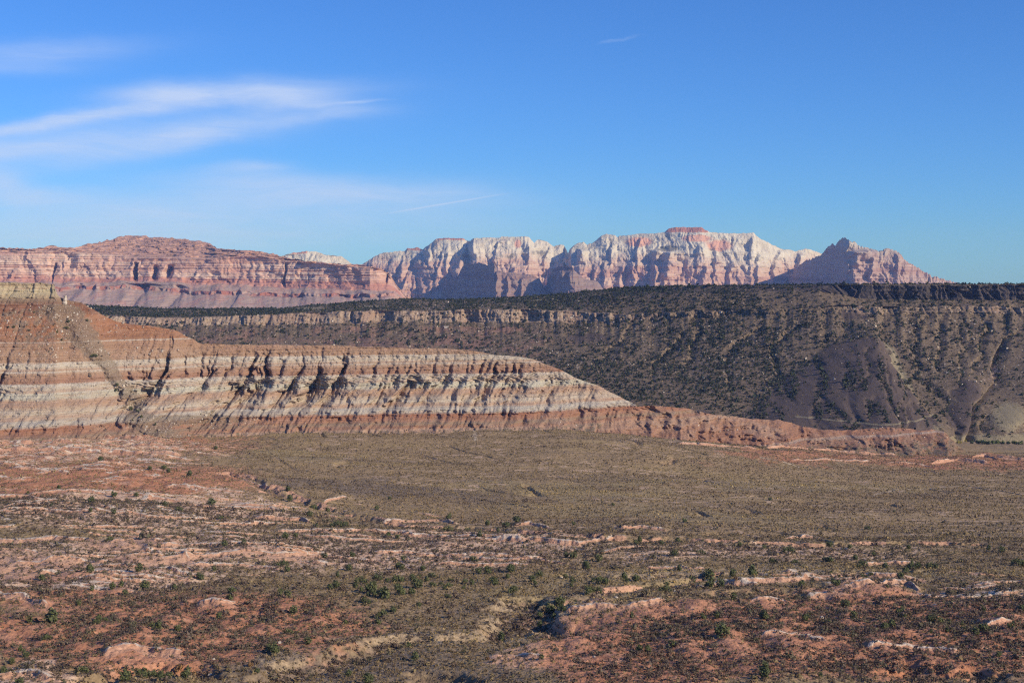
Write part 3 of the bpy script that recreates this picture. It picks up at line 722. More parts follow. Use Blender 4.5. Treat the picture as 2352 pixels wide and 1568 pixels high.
# ------------------------------------------------------------------ ground
GD = [30, 120, 300, 430, 550, 700, 850, 1000, 1150, 1300, 1420, 1500, 1600, 1750, 1900, 2200, 2600, 4000, 9000, 60000]
GL = [-60, -104, -117, -123, -133, -141, -146, -149, -150, -153, -158, -164, -174, -195, -220, -245, -262, -270, -280, -300]
GC = [-60, -104, -117, -123, -135, -147, -158, -167, -171, -168, -161, -159, -172, -198, -222, -245, -262, -270, -280, -300]
GR = [-60, -104, -117, -123, -136, -149, -161, -172, -183, -192, -199, -203, -208, -214, -220, -240, -262, -270, -280, -300]
def base_z(u, D):
    ld = np.log(np.maximum(D, 30)); lg = np.log(np.array(GD, float))
    zl, zc, zr = (np.interp(ld, lg, g) for g in (GL, GC, GR))
    s = np.clip(u / .364, -1.15, 1.15)
    return np.where(s < 0, zc + (zl - zc) * smooth(-s, 0, 1.0), zc + (zr - zc) * smooth(s, 0, 1.0))
_dt = np.exp(np.linspace(math.log(250), math.log(2300), 1500))
def gpD(x, y):
    """depth at which the photo ray (x, y) meets the smooth ground"""
    u = (x - 1176) / FPX
    py = HOR - base_z(u + 0 * _dt, _dt) / _dt * FPX
    return float(np.interp(-y, -py[::1], _dt)) if True else 0

def ell(px, py, cx, cy, rx, ry, rot=0):
    c, s = math.cos(math.radians(rot)), math.sin(math.radians(rot))
    dx, dy = px - cx, py - cy
    a = (dx * c + dy * s) / rx; b = (-dx * s + dy * c) / ry
    return np.exp(-(a * a + b * b) ** 1.5 * .8)
def zone(px, py, lst):
    r = 0 * px
    for e in lst: r = np.maximum(r, ell(px, py, *e[:5]) * (e[5] if len(e) > 5 else 1))
    return r

# lips of the low scarps: (points in the photo, rise in metres, run behind)
LEDGES = [
    ([(0, 1142), (70, 1138), (200, 1132), (420, 1150)], 3.0, 22), ([(590, 1192), (640, 1195), (690, 1196), (716, 1206)], 4.6, 40),
    ([(868, 1193), (930, 1190), (1010, 1190), (1044, 1200)], 4.6, 30), ([(640, 1218), (760, 1222), (860, 1217), (1000, 1232), (1100, 1238), (1200, 1250)], 3.2, 26),
    ([(1150, 1246), (1250, 1250), (1330, 1258), (1400, 1240), (1446, 1238)], 3.6, 30), ([(1420, 1221), (1480, 1218), (1530, 1224)], 4.0, 30), ([(1185, 1206), (1215, 1203), (1262, 1214)], 4.2, 30),
    ([(0, 1236), (60, 1238), (120, 1235), (215, 1246)], 3.6, 26), ([(255, 1252), (310, 1240), (370, 1252)], 3.2, 18), ([(370, 1262), (460, 1256), (560, 1262), (660, 1270)], 3.0, 22),
    ([(420, 1286), (520, 1278), (600, 1275), (740, 1273), (850, 1280)], 3.6, 22), ([(860, 1268), (960, 1268), (1100, 1275), (1220, 1280), (1300, 1290)], 2.8, 18),
    ([(330, 1268), (400, 1280), (440, 1290)], 3, 18), ([(30, 1292), (90, 1290), (160, 1286), (250, 1296)], 3.0, 18), ([(350, 1312), (400, 1305), (450, 1318)], 2.6, 14),
    ([(90, 1312), (150, 1316), (240, 1312), (310, 1322)], 2.8, 14), ([(355, 1322), (440, 1334)], 2.8, 14), ([(205, 1338), (262, 1342)], 2.6, 14), ([(0, 1384), (50, 1384), (110, 1402)], 4.0, 24),
    ([(452, 1402), (500, 1402), (543, 1398)], 3.2, 16), ([(240, 1512), (310, 1499), (385, 1499), (425, 1505)], 4.6, 24), ([(440, 1300), (560, 1296), (640, 1306)], 2.6, 14),
    ([(1685, 1338), (1790, 1336), (1880, 1330), (1990, 1326), (2060, 1328), (2130, 1336)], 4.0, 24), ([(1930, 1352), (1990, 1350), (2040, 1344), (2085, 1344), (2110, 1356)], 4.6, 20),
    ([(1725, 1386), (1770, 1380), (1820, 1385)], 3.2, 14), ([(1300, 1404), (1370, 1402), (1440, 1400), (1530, 1390)], 4.4, 26), ([(1590, 1345), (1660, 1335), (1740, 1342)], 2.6, 18),
    ([(1485, 1300), (1560, 1298), (1620, 1305)], 2.2, 16), ([(1980, 1292), (2050, 1286), (2110, 1290)], 3.2, 20), ([(1800, 1235), (1850, 1228), (1900, 1235)], 3.4, 20),
    ([(1130, 1514), (1185, 1510), (1250, 1520)], 3.2, 14), ([(2210, 1352), (2290, 1356)], 2.6, 14), ([(2250, 1376), (2330, 1374)], 2.4, 12), ([(1750, 1480), (1830, 1474), (1900, 1486)], 2.6, 16),
    ([(0, 1545), (60, 1540), (120, 1552)], 3.6, 20), ([(2240, 1452), (2330, 1432)], 2.8, 14), ([(1990, 1500), (2080, 1492), (2200, 1500)], 2.2, 14), ([(560, 1166), (620, 1170), (660, 1178)], 3.0, 20),
    ([(0, 1188), (90, 1172), (180, 1178), (300, 1186)], 2.4, 20), ([(230, 1066), (300, 1068), (360, 1074)], 3.0, 18), ([(100, 1078), (190, 1072), (300, 1082), (400, 1088)], 2.6, 16), ([(0, 1090), (90, 1096)], 2.6, 16),
    ([(380, 1118), (470, 1124), (560, 1132)], 2.6, 18), ([(0, 1060), (60, 1048), (120, 1056)], 2.6, 14), ([(500, 1092), (560, 1100), (620, 1116)], 3.2, 26), ([(740, 1150), (790, 1138), (800, 1140)], 3.0, 20),
    ([(960, 1176), (1010, 1180), (1040, 1190)], 2.6, 18), ([(1820, 1060), (1900, 1056), (2000, 1060)], 2.6, 16), ([(2140, 1066), (2200, 1058), (2270, 1066)], 8, 20), ([(2040, 1064), (2100, 1066), (2140, 1074)], 2.4, 16),
    ([(2290, 1050), (2352, 1056), (2420, 1060)], 8, 24), ([(2235, 1050), (2262, 1046), (2290, 1054)], 8, 14), ([(1500, 1010), (1600, 1014), (1700, 1022)], 7, 20), ([(1760, 1030), (1900, 1036), (2060, 1046)], 7, 20), ([(1560, 1022), (1640, 1026), (1740, 1034)], 5, 16), ([(1330, 1000), (1400, 1004), (1460, 1008)], 6, 20),
    ([(0, 1010), (120, 1004), (280, 1012), (400, 1020)], 7, 20), ([(0, 1026), (90, 1022), (200, 1028)], 7, 20), ([(0, 1044), (140, 1036), (300, 1044), (420, 1050)], 6, 20), ([(220, 1026), (300, 1030), (420, 1036)], 5, 20), ([(520, 996), (640, 1000), (760, 998)], 5, 20), ([(820, 1000), (980, 1004), (1100, 1002)], 4, 20),
]
LEDGE_D = []
for pts, h, dec in LEDGES:
    xs = np.array([p[0] for p in pts], float)
    if xs[0] == 0: xs[0] = -120
    LEDGE_D.append((xs, np.array([gpD(*p) for p in pts]), h, dec))

WASHES = [  # photo points, width m, depth m
    ([(1640, 1318), (1580, 1330), (1500, 1338), (1440, 1352), (1380, 1372), (1320, 1386), (1268, 1392), (1246, 1408), (1250, 1430), (1278, 1448), (1300, 1462)], 9, 3.6),
    ([(520, 1088), (580, 1108), (640, 1130), (700, 1148), (760, 1166), (840, 1186), (920, 1202), (1040, 1208), (1120, 1216), (1230, 1226), (1330, 1238), (1420, 1246), (1530, 1240), (1650, 1246), (1760, 1250), (1900, 1254), (2050, 1250), (2220, 1252)], 12, 4.0),
    ([(640, 1545), (720, 1522), (800, 1500), (880, 1478), (930, 1462), (1010, 1462), (1100, 1462), (1150, 1452), (1178, 1420), (1190, 1396), (1210, 1380)], 13, 4.2),
    ([(150, 1600), (230, 1548), (300, 1530), (380, 1526), (440, 1530), (480, 1545)], 9, 4.0),
    ([(1320, 1318), (1430, 1322), (1540, 1316), (1620, 1318), (1720, 1322), (1830, 1318), (1930, 1322), (2050, 1316), (2100, 1314)], 9, 2.5),
    ([(1060, 1560), (1000, 1540), (960, 1560)], 8, 4), ([(1990, 1380), (1900, 1372), (1800, 1366), (1700, 1364), (1620, 1372)], 10, 2.6),
    ([(2060, 1545), (2120, 1530), (2180, 1548), (2240, 1536), (2300, 1560)], 8, 3),
]
WASH_W = []
for pts, w, dp in WASHES:
    P_ = []
    for (x, y) in pts:
        D_ = gpD(x, y); P_.append(((x - 1176) / FPX * D_, D_))
    WASH_W.append((np.array(P_), w, dp))

Z_LEDGE = [(260, 1180, 560, 62), (760, 1262, 760, 46), (190, 1320, 300, 66), (1900, 1345, 380, 30), (150, 1050, 430, 60), (2290, 1370, 180, 40)]
Z_RED = [(470, 1440, 400, 72), (250, 1475, 420, 60), (1960, 1462, 640, 100), (220, 1110, 420, 60, 0, .75), (1500, 1500, 260, 90), (2250, 1062, 330, 24, 0, .68), (1850, 1048, 260, 20, 0, .6), (180, 1020, 400, 46, 0, .85), (120, 1370, 260, 60, 0, .6)]
Z_PALE = [(220, 1030, 380, 40, 0, .62), (230, 1300, 330, 66), (330, 1178, 420, 46), (760, 1262, 660, 44), (180, 1310, 280, 56), (1750, 1270, 420, 26, 0, .7), (60, 1550, 110, 26), (2280, 1375, 130, 22, 0, .6)]
Z_GOLD = [(1300, 1130, 300, 16, 3), (1750, 1112, 500, 9, 1), (2150, 1312, 330, 14, 2), (1340, 1370, 250, 40), (1500, 1330, 320, 22), (720, 1050, 160, 14), (1500, 1180, 500, 24, 3, .7)]
Z_BUFF = [(1190, 1420, 70, 46, 0), (1000, 1462, 240, 17, 0), (820, 1502, 120, 14, -14), (1500, 1312, 160, 12), (1810, 1312, 150, 20), (1330, 1410, 50, 26), (650, 1508, 60, 16), (1290, 1440, 40, 16)]
Z_DARK = [(870, 1122, 330, 15, 5), (760, 1520, 330, 40), (1080, 1395, 140, 30, 0, .7), (1420, 1360, 150, 12, -5), (1000, 1545, 380, 40, 0, .7)]
Z_BARE = [(1960, 1360, 150, 14), (1770, 1390, 60, 12), (1480, 1415, 180, 22, -8), (1330, 1480, 120, 24, -20), (1250, 1520, 120, 24), (1830, 1480, 110, 18), (500, 1404, 56, 7), (320, 1512, 110, 14), (60, 1300, 160, 30, 0, .8), (300, 1255, 130, 12), (360, 1290, 110, 14), (130, 1330, 130, 14, 0, .9), (640, 1280, 120, 10), (250, 1365, 60, 8), (1300, 1440, 120, 22, -30, .9), (2060, 1490, 120, 12, 0, .8), (1640, 1500, 90, 14, 0, .8), (1950, 1395, 90, 8), (90, 1405, 70, 14), (2300, 1440, 40, 12), (20, 1470, 40, 14), (250, 1330, 200, 24, 0, .6)]

def ground_eval(X, Y, want=True):
    X = np.asarray(X, np.float64); Y = np.asarray(Y, np.float64)
    u = X / Y; D = Y
    bz = base_z(u, D)
    px = 1176 + u * FPX; py = HOR - bz / D * FPX
    near = 1 - smooth(D, 1900, 2400)
    nx = px + fbm(X / 60, Y / 60, 4, 101) * 70; ny = py + fbm(X / 45, Y / 70, 4, 102) * 22
    zl = zone(nx, ny, Z_LEDGE); zr = zone(nx, ny, Z_RED); zp = zone(nx, ny, Z_PALE)
    zg = zone(nx, ny, Z_GOLD); zbuf = zone(nx * .5 + px * .5, ny * .4 + py * .6, Z_BUFF); zd = zone(nx, ny, Z_DARK); zba = zone(nx * .4 + px * .6, ny * .4 + py * .6, Z_BARE)
    h = fbm(X / 170, Y / 140, 3, 103) * 3.2 + fbm(X / 38, Y / 50, 3, 104) * 1.5 * (.35 + zl + zr)
    # natural low scarps with gentle backs
    n = fbm(X / 130, Y / 60, 4, 105)
    v = Y / 30 + n * 1.9
    f = v - np.floor(v)
    wmod = smooth(fbm(X / 55, Y / 45, 2, 106), -.15, .25)
    wl = np.clip(zl * 1.15, 0, 1) * wmod
    Hs = 3.1 * wl
    h = h + Hs * .6 * (smooth(f, 0, .12) - f)
    face = wl * (1 - smooth(f, .11, .15)) * smooth(f, -.01, .02)
    lip = wl * smooth(f, .085, .11) * (1 - smooth(f, .16, .26))
    # small badland mounds on the red ground
    md = np.maximum(zr * (1 - .3 * zl), zba)
    bil = 1 - np.abs(perlin(X / 17, Y / 26, 107)) * 2.2
    bil2 = np.abs(perlin(X / 19 + 3, Y / 27, 108)) * 1.9
    h = h + md * (bil2 * 1.5 + np.abs(perlin(X / 7, Y / 9, 109)) * .8)
    moundtop = md * smooth(bil2, .75, 1.1)
    bare = np.clip(zba, 0, 1) + md * smooth(bil2, .6, 1.0) * .5
    # traced scarps
    for xs, Ds, hh, dec in LEDGE_D:
        sel = (px > xs[0] - 30) & (px < xs[-1] + 30) & (D > Ds.min() - 25) & (D < Ds.max() + dec * 4)
        if not sel.any(): continue
        X_, Y_, p_ = X[sel], Y[sel], px[sel]
        Dl = np.interp(p_, xs, Ds) + fbm(X_ / 14, Y_ / 60, 3, 110) * 4 + fbm(X_ / 4, Y_ / 30, 2, 111) * .9
        dd = Y_ - Dl
        w = smooth(p_, xs[0] - 14, xs[0] + 14) * (1 - smooth(p_, xs[-1] - 14, xs[-1] + 14))
        w = w * (.6 + .45 * smooth(fbm(X_ / 16, Y_ / 120, 3, 112), -.35, .25))
        fr = hh * 1.3
        flu = np.abs(perlin(X_ / 2.6, Y_ / 30, 120)) * .9 + np.abs(perlin(X_ / 1.1, Y_ / 12, 121)) * .35
        dd = dd - flu
        add_ = hh * .46 * w * (.35 * smooth(dd, -fr, -fr * .25) + .65 * smooth(dd, -fr * .55, 0)) * np.exp(-np.maximum(dd, 0) / dec)
        h[sel] += add_
        face[sel] = np.maximum(face[sel], w * smooth(dd, -fr * 1.5, -fr) * (1 - smooth(dd, -.3, .6)))
        lip[sel] = np.maximum(lip[sel], w * smooth(dd, -1.1, -.5) * (1 - smooth(dd, 1.0, 3.2)))
    # washes
    wash = 0 * X
    for iw, (P_, wd, dp) in enumerate(WASH_W):
        x0, y0 = P_.min(0) - wd * 4; x1, y1 = P_.max(0) + wd * 4
        sel = (X > x0) & (X < x1) & (Y > y0) & (Y < y1)
        if not sel.any(): continue
        X_ = X[sel] + fbm(X[sel] / 14, Y[sel] / 14, 3, 113) * 7; Y_ = Y[sel] + fbm(X[sel] / 14, Y[sel] / 14, 3, 114) * 7
        best = np.full(X_.shape, 1e9)
        for a, b in zip(P_[:-1], P_[1:]):
            ab = b - a; L2 = (ab ** 2).sum()
            t = np.clip(((X_ - a[0]) * ab[0] + (Y_ - a[1]) * ab[1]) / L2, 0, 1)
            best = np.minimum(best, np.hypot(X_ - a[0] - t * ab[0], Y_ - a[1] - t * ab[1]))
        k = 1 - smooth(best, wd * .18, wd)
        h[sel] -= dp * k
        wash[sel] = np.maximum(wash[sel], k)
        bank = smooth(best, wd * .3, wd * .5) * (1 - smooth(best, wd * .85, wd * 1.05)) * smooth(fbm(X[sel] / 25, Y[sel] / 25, 2, 115), -.25, .1)
        face[sel] = np.maximum(face[sel], bank * (.9 if iw in (0, 1) else .12))
    # little cut channels on the plain
    plain = smooth(D, 760, 900) * (1 - np.clip(zl + zr, 0, 1))
    ch = np.clip(1 - np.abs(perlin((X + .6 * Y) / 60, Y / 150 - X / 500, 116)) * 14, 0, 1) * smooth(perlin(X / 130, Y / 130, 117), .0, .3)
    h = h - plain * ch * 2.4
    fleck = plain * smooth(fbm(X / 20, Y / 9, 4, 123), .22, .42) * smooth(fbm(X / 150, Y / 90, 2, 124), -.25, .2)
    h = h + fbm(X / 6, Y / 6, 3, 118) * .35 + np.clip(face, 0, 1) * fbm(X / 2.2, Y / 3, 3, 122) * .55 + perlin(X / 1.6, Y / 1.6, 119) * .12
    z = bz + h * near * smooth(D, 120, 300)
    if not want: return z
    chm = plain * smooth(ch, .3, .8)
    return z, dict(face=np.clip(face, 0, 1) * near, lip=np.clip(lip, 0, 1) * near, red=zr * near, pale=zp * near, gold=zg * near, buff=zbuf * near, dark=zd * near,
                   bare=np.clip(bare, 0, 1) * near, wash=wash * near, chan=chm, ledge=zl, fleck=fleck)

def ground_material():
    m, N, b = material('desert_ground')
    P = N.pos()
    n0 = N.noise(P, .03, 5, .6); n1 = N.noise(P, .16, 4, .6); n2 = N.noise(P, .7, 4, .65)
    n3 = N.noise(N.mapping(P, (.9, .45, .9)), 1.0, 3, .6)
    jit = N.m('MULTIPLY', N.m('SUBTRACT', n1, .5), .9)
    def mk(name, lo, hi, k=1.0):
        return N.step(N.m('ADD', N.attr(name), N.m('MULTIPLY', jit, k)), lo, hi)
    fine = N.ramp(n2, [(.3, (.72, .72, .74)), (.5, (1, 1, 1)), (.7, (1.22, 1.2, 1.17))])
    olive = N.ramp(n1, [(.3, (.255, .18, .098)), (.5, (.315, .222, .122)), (.7, (.385, .265, .15))])
    gold = N.ramp(n2, [(.3, (.25, .19, .10)), (.65, (.38, .29, .155))])
    red = N.ramp(n1, [(.3, (.36, .155, .085)), (.55, (.45, .215, .12)), (.75, (.54, .30, .185))])
    pale = N.ramp(n1, [(.3, (.48, .28, .175)), (.5, (.58, .385, .255)), (.7, (.64, .475, .34))])
    pink = N.ramp(n1, [(.3, (.48, .265, .16)), (.6, (.57, .345, .225)), (.8, (.62, .42, .29))])
    orange = N.ramp(n1, [(.3, (.44, .20, .11)), (.6, (.53, .265, .155)), (.8, (.58, .34, .21))])
    redf = N.ramp(n1, [(.3, (.42, .20, .12)), (.7, (.54, .295, .19))])
    col = N.mix(N.m('MULTIPLY', mk('gold', .35, .8), .7), olive, gold)
    # pinkish bare flecks on the plain
    fl = N.m('MULTIPLY', N.step(N.noise(N.mapping(P, (.05, .11, .1)), 1.0, 4, .6), .60, .70), .55)
    col = N.mix(N.m('MULTIPLY', mk('fleck', .3, .6, .6), .8), col, N.ramp(n2, [(.35, (.42, .27, .175)), (.65, (.56, .42, .30))]))
    strk = N.noise(N.mapping(P, (.006, .035, .02), rot=(0, 0, .12)), 1.0, 5, .6)
    col = N.mix(N.m('MULTIPLY', N.step(strk, .52, .68), .5), col, (.40, .29, .135))
    col = N.mix(N.m('MULTIPLY', N.step(strk, .46, .32), .45), col, (.20, .155, .115))
    col = N.mix(N.m('MULTIPLY', mk('dark', .3, .95, 1.5), .75), col, N.ramp(n2, [(.3, (.13, .10, .085)), (.65, (.21, .165, .125))]))
    col = N.mix(mk('red', .3, .6), col, red)
    col = N.mix(mk('pale', .35, .65), col, pale)
    col = N.mix(N.m('MULTIPLY', mk('buff', .3, .6), .9), col, N.ramp(n2, [(.3, (.28, .205, .125)), (.65, (.42, .315, .20))]))
    col = N.mix(N.m('MULTIPLY', mk('bare', .35, .65), .85), col, N.mix(mk('red', .25, .5), pink, orange))
    col = N.mix(N.m('MULTIPLY', mk('wash', .45, .8), .7), col, N.ramp(n1, [(.35, (.15, .12, .08)), (.65, (.34, .22, .15))]))
    fc = N.mix(N.step(N.attr('red'), .3, .7), pink, N.mix(.45, pink, redf))
    col = N.mix(mk('face', .38, .6, .7), col, fc)
    col = N.mix(N.m('MULTIPLY', mk('lip', .4, .65, .9), .85), col, N.ramp(n1, [(.3, (.56, .44, .33)), (.7, (.68, .60, .49))]))
    col = N.mix(N.m('MULTIPLY', N.step(N.attr('chan'), .3, .8), .5), col, N.ramp(n1, [(.4, (.16, .11, .08)), (.6, (.44, .28, .18))]))
    # thin beds in the exposed faces
    bed = N.noise(N.mapping(P, (.03, .03, 1.8)), 1.0, 4, .6)
    col = N.mix(N.m('MULTIPLY', mk('face', .38, .6, .7), .8), col, N.mix(1.0, col, N.ramp(bed, [(.3, (.78, .74, .72)), (.6, (1.05, 1.05, 1.05))]), 'MULTIPLY'))
    col = N.mix(1.0, col, fine, 'MULTIPLY')
    N.link(col, b.inputs['Base Color'])
    N.link(N.bump(N.m('ADD', N.m('ADD', n2, n3), N.m('MULTIPLY', bed, N.attr('face'))), .9, .55), b.inputs['Normal'])
    return m

def build_ground():
    cols = np.concatenate([np.linspace(-.95, -.56, 24, endpoint=False), np.linspace(-.56, .56, 1700), np.linspace(.56, .95, 25)[1:]])
    rows = np.concatenate([np.exp(np.linspace(math.log(40), math.log(330), 40, endpoint=False)),
                           np.exp(np.linspace(math.log(330), math.log(1950), 1500, endpoint=False)),
                           np.exp(np.linspace(math.log(1950), math.log(17000), 80))])
    Y = np.repeat(rows[:, None], len(cols), 1); X = Y * cols[None]
    z, at = ground_eval(X.ravel(), Y.ravel())
    Z = z.reshape(X.shape)
    co = np.stack([X, Y, Z], -1).reshape(-1, 3)
    me = mesh_from('ground', co, grid_faces(*X.shape), ground_material(), True, at)
    return tag(add('ground', me), 'desert ground of sage flats, red soil and low pale scarps', 'ground', kind='structure')

build_ground()
SM = strata_material()
rX, rY, rZ, rPX, rTal, rVeg, rYY = build_striped()
hill('banded_hill', 'pink and white banded badland hill with dark gullies', rX, rY, rZ, SM, dict(talus=rTal, veg=rVeg))
mX, mY, mZ, mT, mPX, mYY, mRAV, mAT, mSP = build_mesa()
hill('mesa', 'dark juniper covered mesa with black lava rim', mX, mY, mZ, mesa_material(), mAT, 'mesa')
cX, cY, cZ, cT = build_cliffs()
hill('cliff', 'long red and pink sandstone cliff with talus apron in the distance', cX, cY, cZ, cliff_material(), dict(tt=cT), 'cliff')

PM = peak_material('pale_sandstone', 190.0)
MAIN = [(700, 640), (780, 625), (830, 608), (845, 600), (858, 590), (872, 583), (885, 580), (910, 577), (930, 576), (935, 570), (962, 569), (972, 573), (985, 562), (1000, 551), (1008, 547), (1030, 546), (1066, 548), (1072, 553), (1080, 553),
        (1087, 547), (1148, 545.5), (1152, 544), (1190, 543), (1215, 544), (1222, 552), (1227, 558), (1233, 551), (1242, 551), (1256, 556), (1264, 562), (1272, 566), (1280, 564), (1287, 561), (1295, 563), (1301, 574), (1304, 582), (1309, 572), (1318, 563), (1330, 558), (1340, 556), (1348, 561), (1358, 560),
        (1372, 549), (1382, 541), (1392, 538), (1412, 540), (1418, 545), (1422, 541), (1438, 542), (1444, 540), (1462, 537), (1500, 536), (1518, 535), (1526, 533), (1536, 526), (1543, 522), (1560, 521), (1612, 523), (1618, 527), (1630, 533), (1650, 535), (1700, 536), (1712, 535), (1731, 534), (1738, 542),
        (1752, 551), (1766, 558), (1782, 566), (1800, 573), (1815, 574), (1830, 577), (1842, 574), (1852, 571), (1862, 573), (1878, 579), (1890, 584), (1920, 600), (1960, 640)]
MAIN_D = [(700, 13900), (850, 13850), (960, 13800), (985, 13700), (1062, 13650), (1074, 13720), (1088, 13500), (1215, 13500), (1235, 13700), (1296, 13700), (1312, 13400), (1400, 13350), (1500, 13250), (1620, 13150), (1740, 13200), (1800, 13500), (1960, 14000)]
X, Y, Z, at = build_peak(MAIN, (720, 1950), 1100, MAIN_D, [(700, 900), (1100, 1100), (1300, 1000), (1500, 1100), (1960, 900)], 201, 1.0, 705,
                         caps=[(930, 972, 500, 575), (1004, 1068, 500, 551), (1530, 1626, 500, 534)], pinks=[(1600, 548, 50, 10), (1470, 555, 40, 14), (1190, 560, 12, 16), (1650, 565, 40, 20)],
                         shelves=[(1506, 571, 1500, 660, 10, 24, 200), (1536, 575, 1520, 660, 13, 40, 250), (1335, 570, 1325, 660, 9, 40, 170), (1389, 598, 1385, 660, 5, 20, 90), (1364, 605, 1362, 650, 4, 14, 60), (1431, 610, 1420, 660, 8, 14, 120), (1450, 598, 1446, 655, 8, 22, 120),
                                  (1408, 553, 1402, 590, 4, 16, 80), (1562, 632, 1558, 660, 5, 14, 90), (1604, 563, 1600, 600, 5, 24, 100), (1645, 575, 1638, 640, 4, 24, 80), (1729, 543, 1722, 600, 4, 24, 90), (1743, 580, 1736, 640, 6, 26, 110), (1790, 574, 1775, 620, 6, 24, 100), (1834, 580, 1822, 640, 5, 20, 120),
                                  (1680, 600, 1672, 650, 4, 22, 80), (1470, 545, 1462, 590, 4, 22, 70), (1620, 610, 1612, 655, 4, 20, 80), (1080, 553, 1047, 622, 9, 60, 150), (974, 572, 922, 668, 7, 40, 110), (930, 583, 912, 657, 5, 26, 80), (900, 590, 888, 650, 4, 20, 80), (1020, 575, 1000, 640, 5, 26, 70),
                                  (1151, 550, 1138, 580, 5, 40, 110), (1224, 560, 1214, 585, 5, 24, 90), (1262, 566, 1250, 600, 4, 24, 70), (1303, 585, 1290, 615, 5, 16, 160), (1180, 610, 1172, 650, 5, 24, 80)],
                         zveg=[(1535, 571, 34, 9, .95), (1240, 580, 50, 10, .6), (1170, 590, 45, 12, .65), (880, 595, 30, 10, .6), (1680, 583, 30, 8, .5), (1020, 590, 30, 8, .45), (1560, 590, 60, 8, .4), (1270, 560, 20, 6, .5), (950, 574, 40, 3, .7)])
hill('mountain', 'white and pink sandstone mountain wall with red capped flat summit', X, Y, Z, PM, at, 'mountain')
DOME = [(560, 640), (600, 600), (640, 590), (655, 586), (675, 580), (690, 579), (705, 577), (720, 577), (738, 582), (752, 586), (768, 587), (785, 588), (795, 596), (803, 603), (830, 620), (860, 650)]
X, Y, Z, at = build_peak(DOME, (570, 850), 300, [(500, 11000), (900, 11200)], [(500, 500), (900, 500)], 231, .7, 690, caps=[(660, 705, 500, 583)], zveg=[(665, 586, 35, 3, .8), (770, 588, 20, 2, .7)])
hill('mountain', 'small white sandstone dome peeking over the red cliff', X, Y, Z, peak_material('white_sandstone', -400.0), at, 'mountain')
RIGHT = [(1770, 690), (1795, 664), (1812, 640), (1832, 612), (1850, 598), (1868, 592), (1884, 588), (1893, 578), (1902, 566), (1912, 560), (1920, 562), (1926, 553), (1934, 548), (1942, 547), (1949, 551), (1955, 557), (1962, 555), (1970, 560), (1976, 566), (1986, 568), (2000, 571), (2012, 576), (2020, 577), (2028, 573), (2040, 572), (2055, 574), (2063, 580),
         (2070, 590), (2076, 595), (2080, 599), (2090, 605), (2102, 612), (2120, 621), (2135, 630), (2142, 636), (2150, 634), (2162, 640), (2180, 645), (2200, 650), (2230, 665), (2280, 690)]
RIGHT_D = [(1770, 13500), (1800, 13300), (1890, 12250), (1935, 11750), (1955, 11650), (2060, 11650), (2280, 11700)]
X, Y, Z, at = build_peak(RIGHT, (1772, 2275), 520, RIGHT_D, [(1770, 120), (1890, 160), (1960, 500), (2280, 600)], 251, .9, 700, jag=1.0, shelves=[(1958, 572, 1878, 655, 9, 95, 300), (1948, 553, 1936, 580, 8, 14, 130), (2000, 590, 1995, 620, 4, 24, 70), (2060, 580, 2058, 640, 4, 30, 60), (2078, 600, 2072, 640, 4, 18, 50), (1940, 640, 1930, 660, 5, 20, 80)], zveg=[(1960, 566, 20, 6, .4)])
hill('mountain', 'pink sandstone peak with a steep shadowed left wall', X, Y, Z, peak_material('pink_sandstone', 280.0, shade_tone=.8), at, 'mountain')  # rock colour lowered so the left wall's shadow reads deeper
BUT = [(985, 700), (1003, 668), (1010, 652), (1030, 642), (1052, 632), (1062, 613), (1070, 605), (1090, 606), (1100, 603), (1112, 606), (1118, 610), (1128, 602), (1136, 606), (1142, 618), (1158, 626), (1180, 626), (1200, 630), (1225, 632), (1240, 640), (1250, 662), (1262, 690), (1280, 700)]
BUT_D = [(980, 13500), (1008, 13300), (1062, 12400), (1135, 11750), (1160, 11700), (1240, 11700), (1280, 11900)]
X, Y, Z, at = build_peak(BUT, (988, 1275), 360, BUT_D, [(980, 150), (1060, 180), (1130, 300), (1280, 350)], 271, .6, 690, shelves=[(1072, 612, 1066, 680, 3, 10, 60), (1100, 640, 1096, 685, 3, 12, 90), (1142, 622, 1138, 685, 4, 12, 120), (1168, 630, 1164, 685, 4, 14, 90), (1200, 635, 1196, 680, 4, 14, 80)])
hill('mountain', 'shadowed fluted sandstone buttress with jagged top below the white wall', X, Y, Z, peak_material('fluted_sandstone_shaded', 900.0, shade_tone=.55), at, 'mountain')  # shadow depth painted in by a much darker rock colour
BUT2 = [(1180, 690), (1225, 680), (1255, 655), (1262, 632), (1272, 618), (1285, 612), (1300, 610), (1315, 614), (1325, 626), (1340, 640), (1372, 646), (1385, 664), (1400, 690), (1420, 700)]
BUT2_D = [(1180, 12300), (1250, 11950), (1285, 11450), (1320, 11300), (1420, 11500)]
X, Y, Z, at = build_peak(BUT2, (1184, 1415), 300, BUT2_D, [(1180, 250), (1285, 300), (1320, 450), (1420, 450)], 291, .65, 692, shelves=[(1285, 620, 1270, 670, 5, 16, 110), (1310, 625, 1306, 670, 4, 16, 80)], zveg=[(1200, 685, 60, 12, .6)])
hill('mountain', 'shadowed ragged sandstone butte standing before the white mountain', X, Y, Z, peak_material('ragged_sandstone_shaded', 900.0, shade_tone=.5), at, 'mountain')  # base colour darkened to imitate deeper shadow on the butte
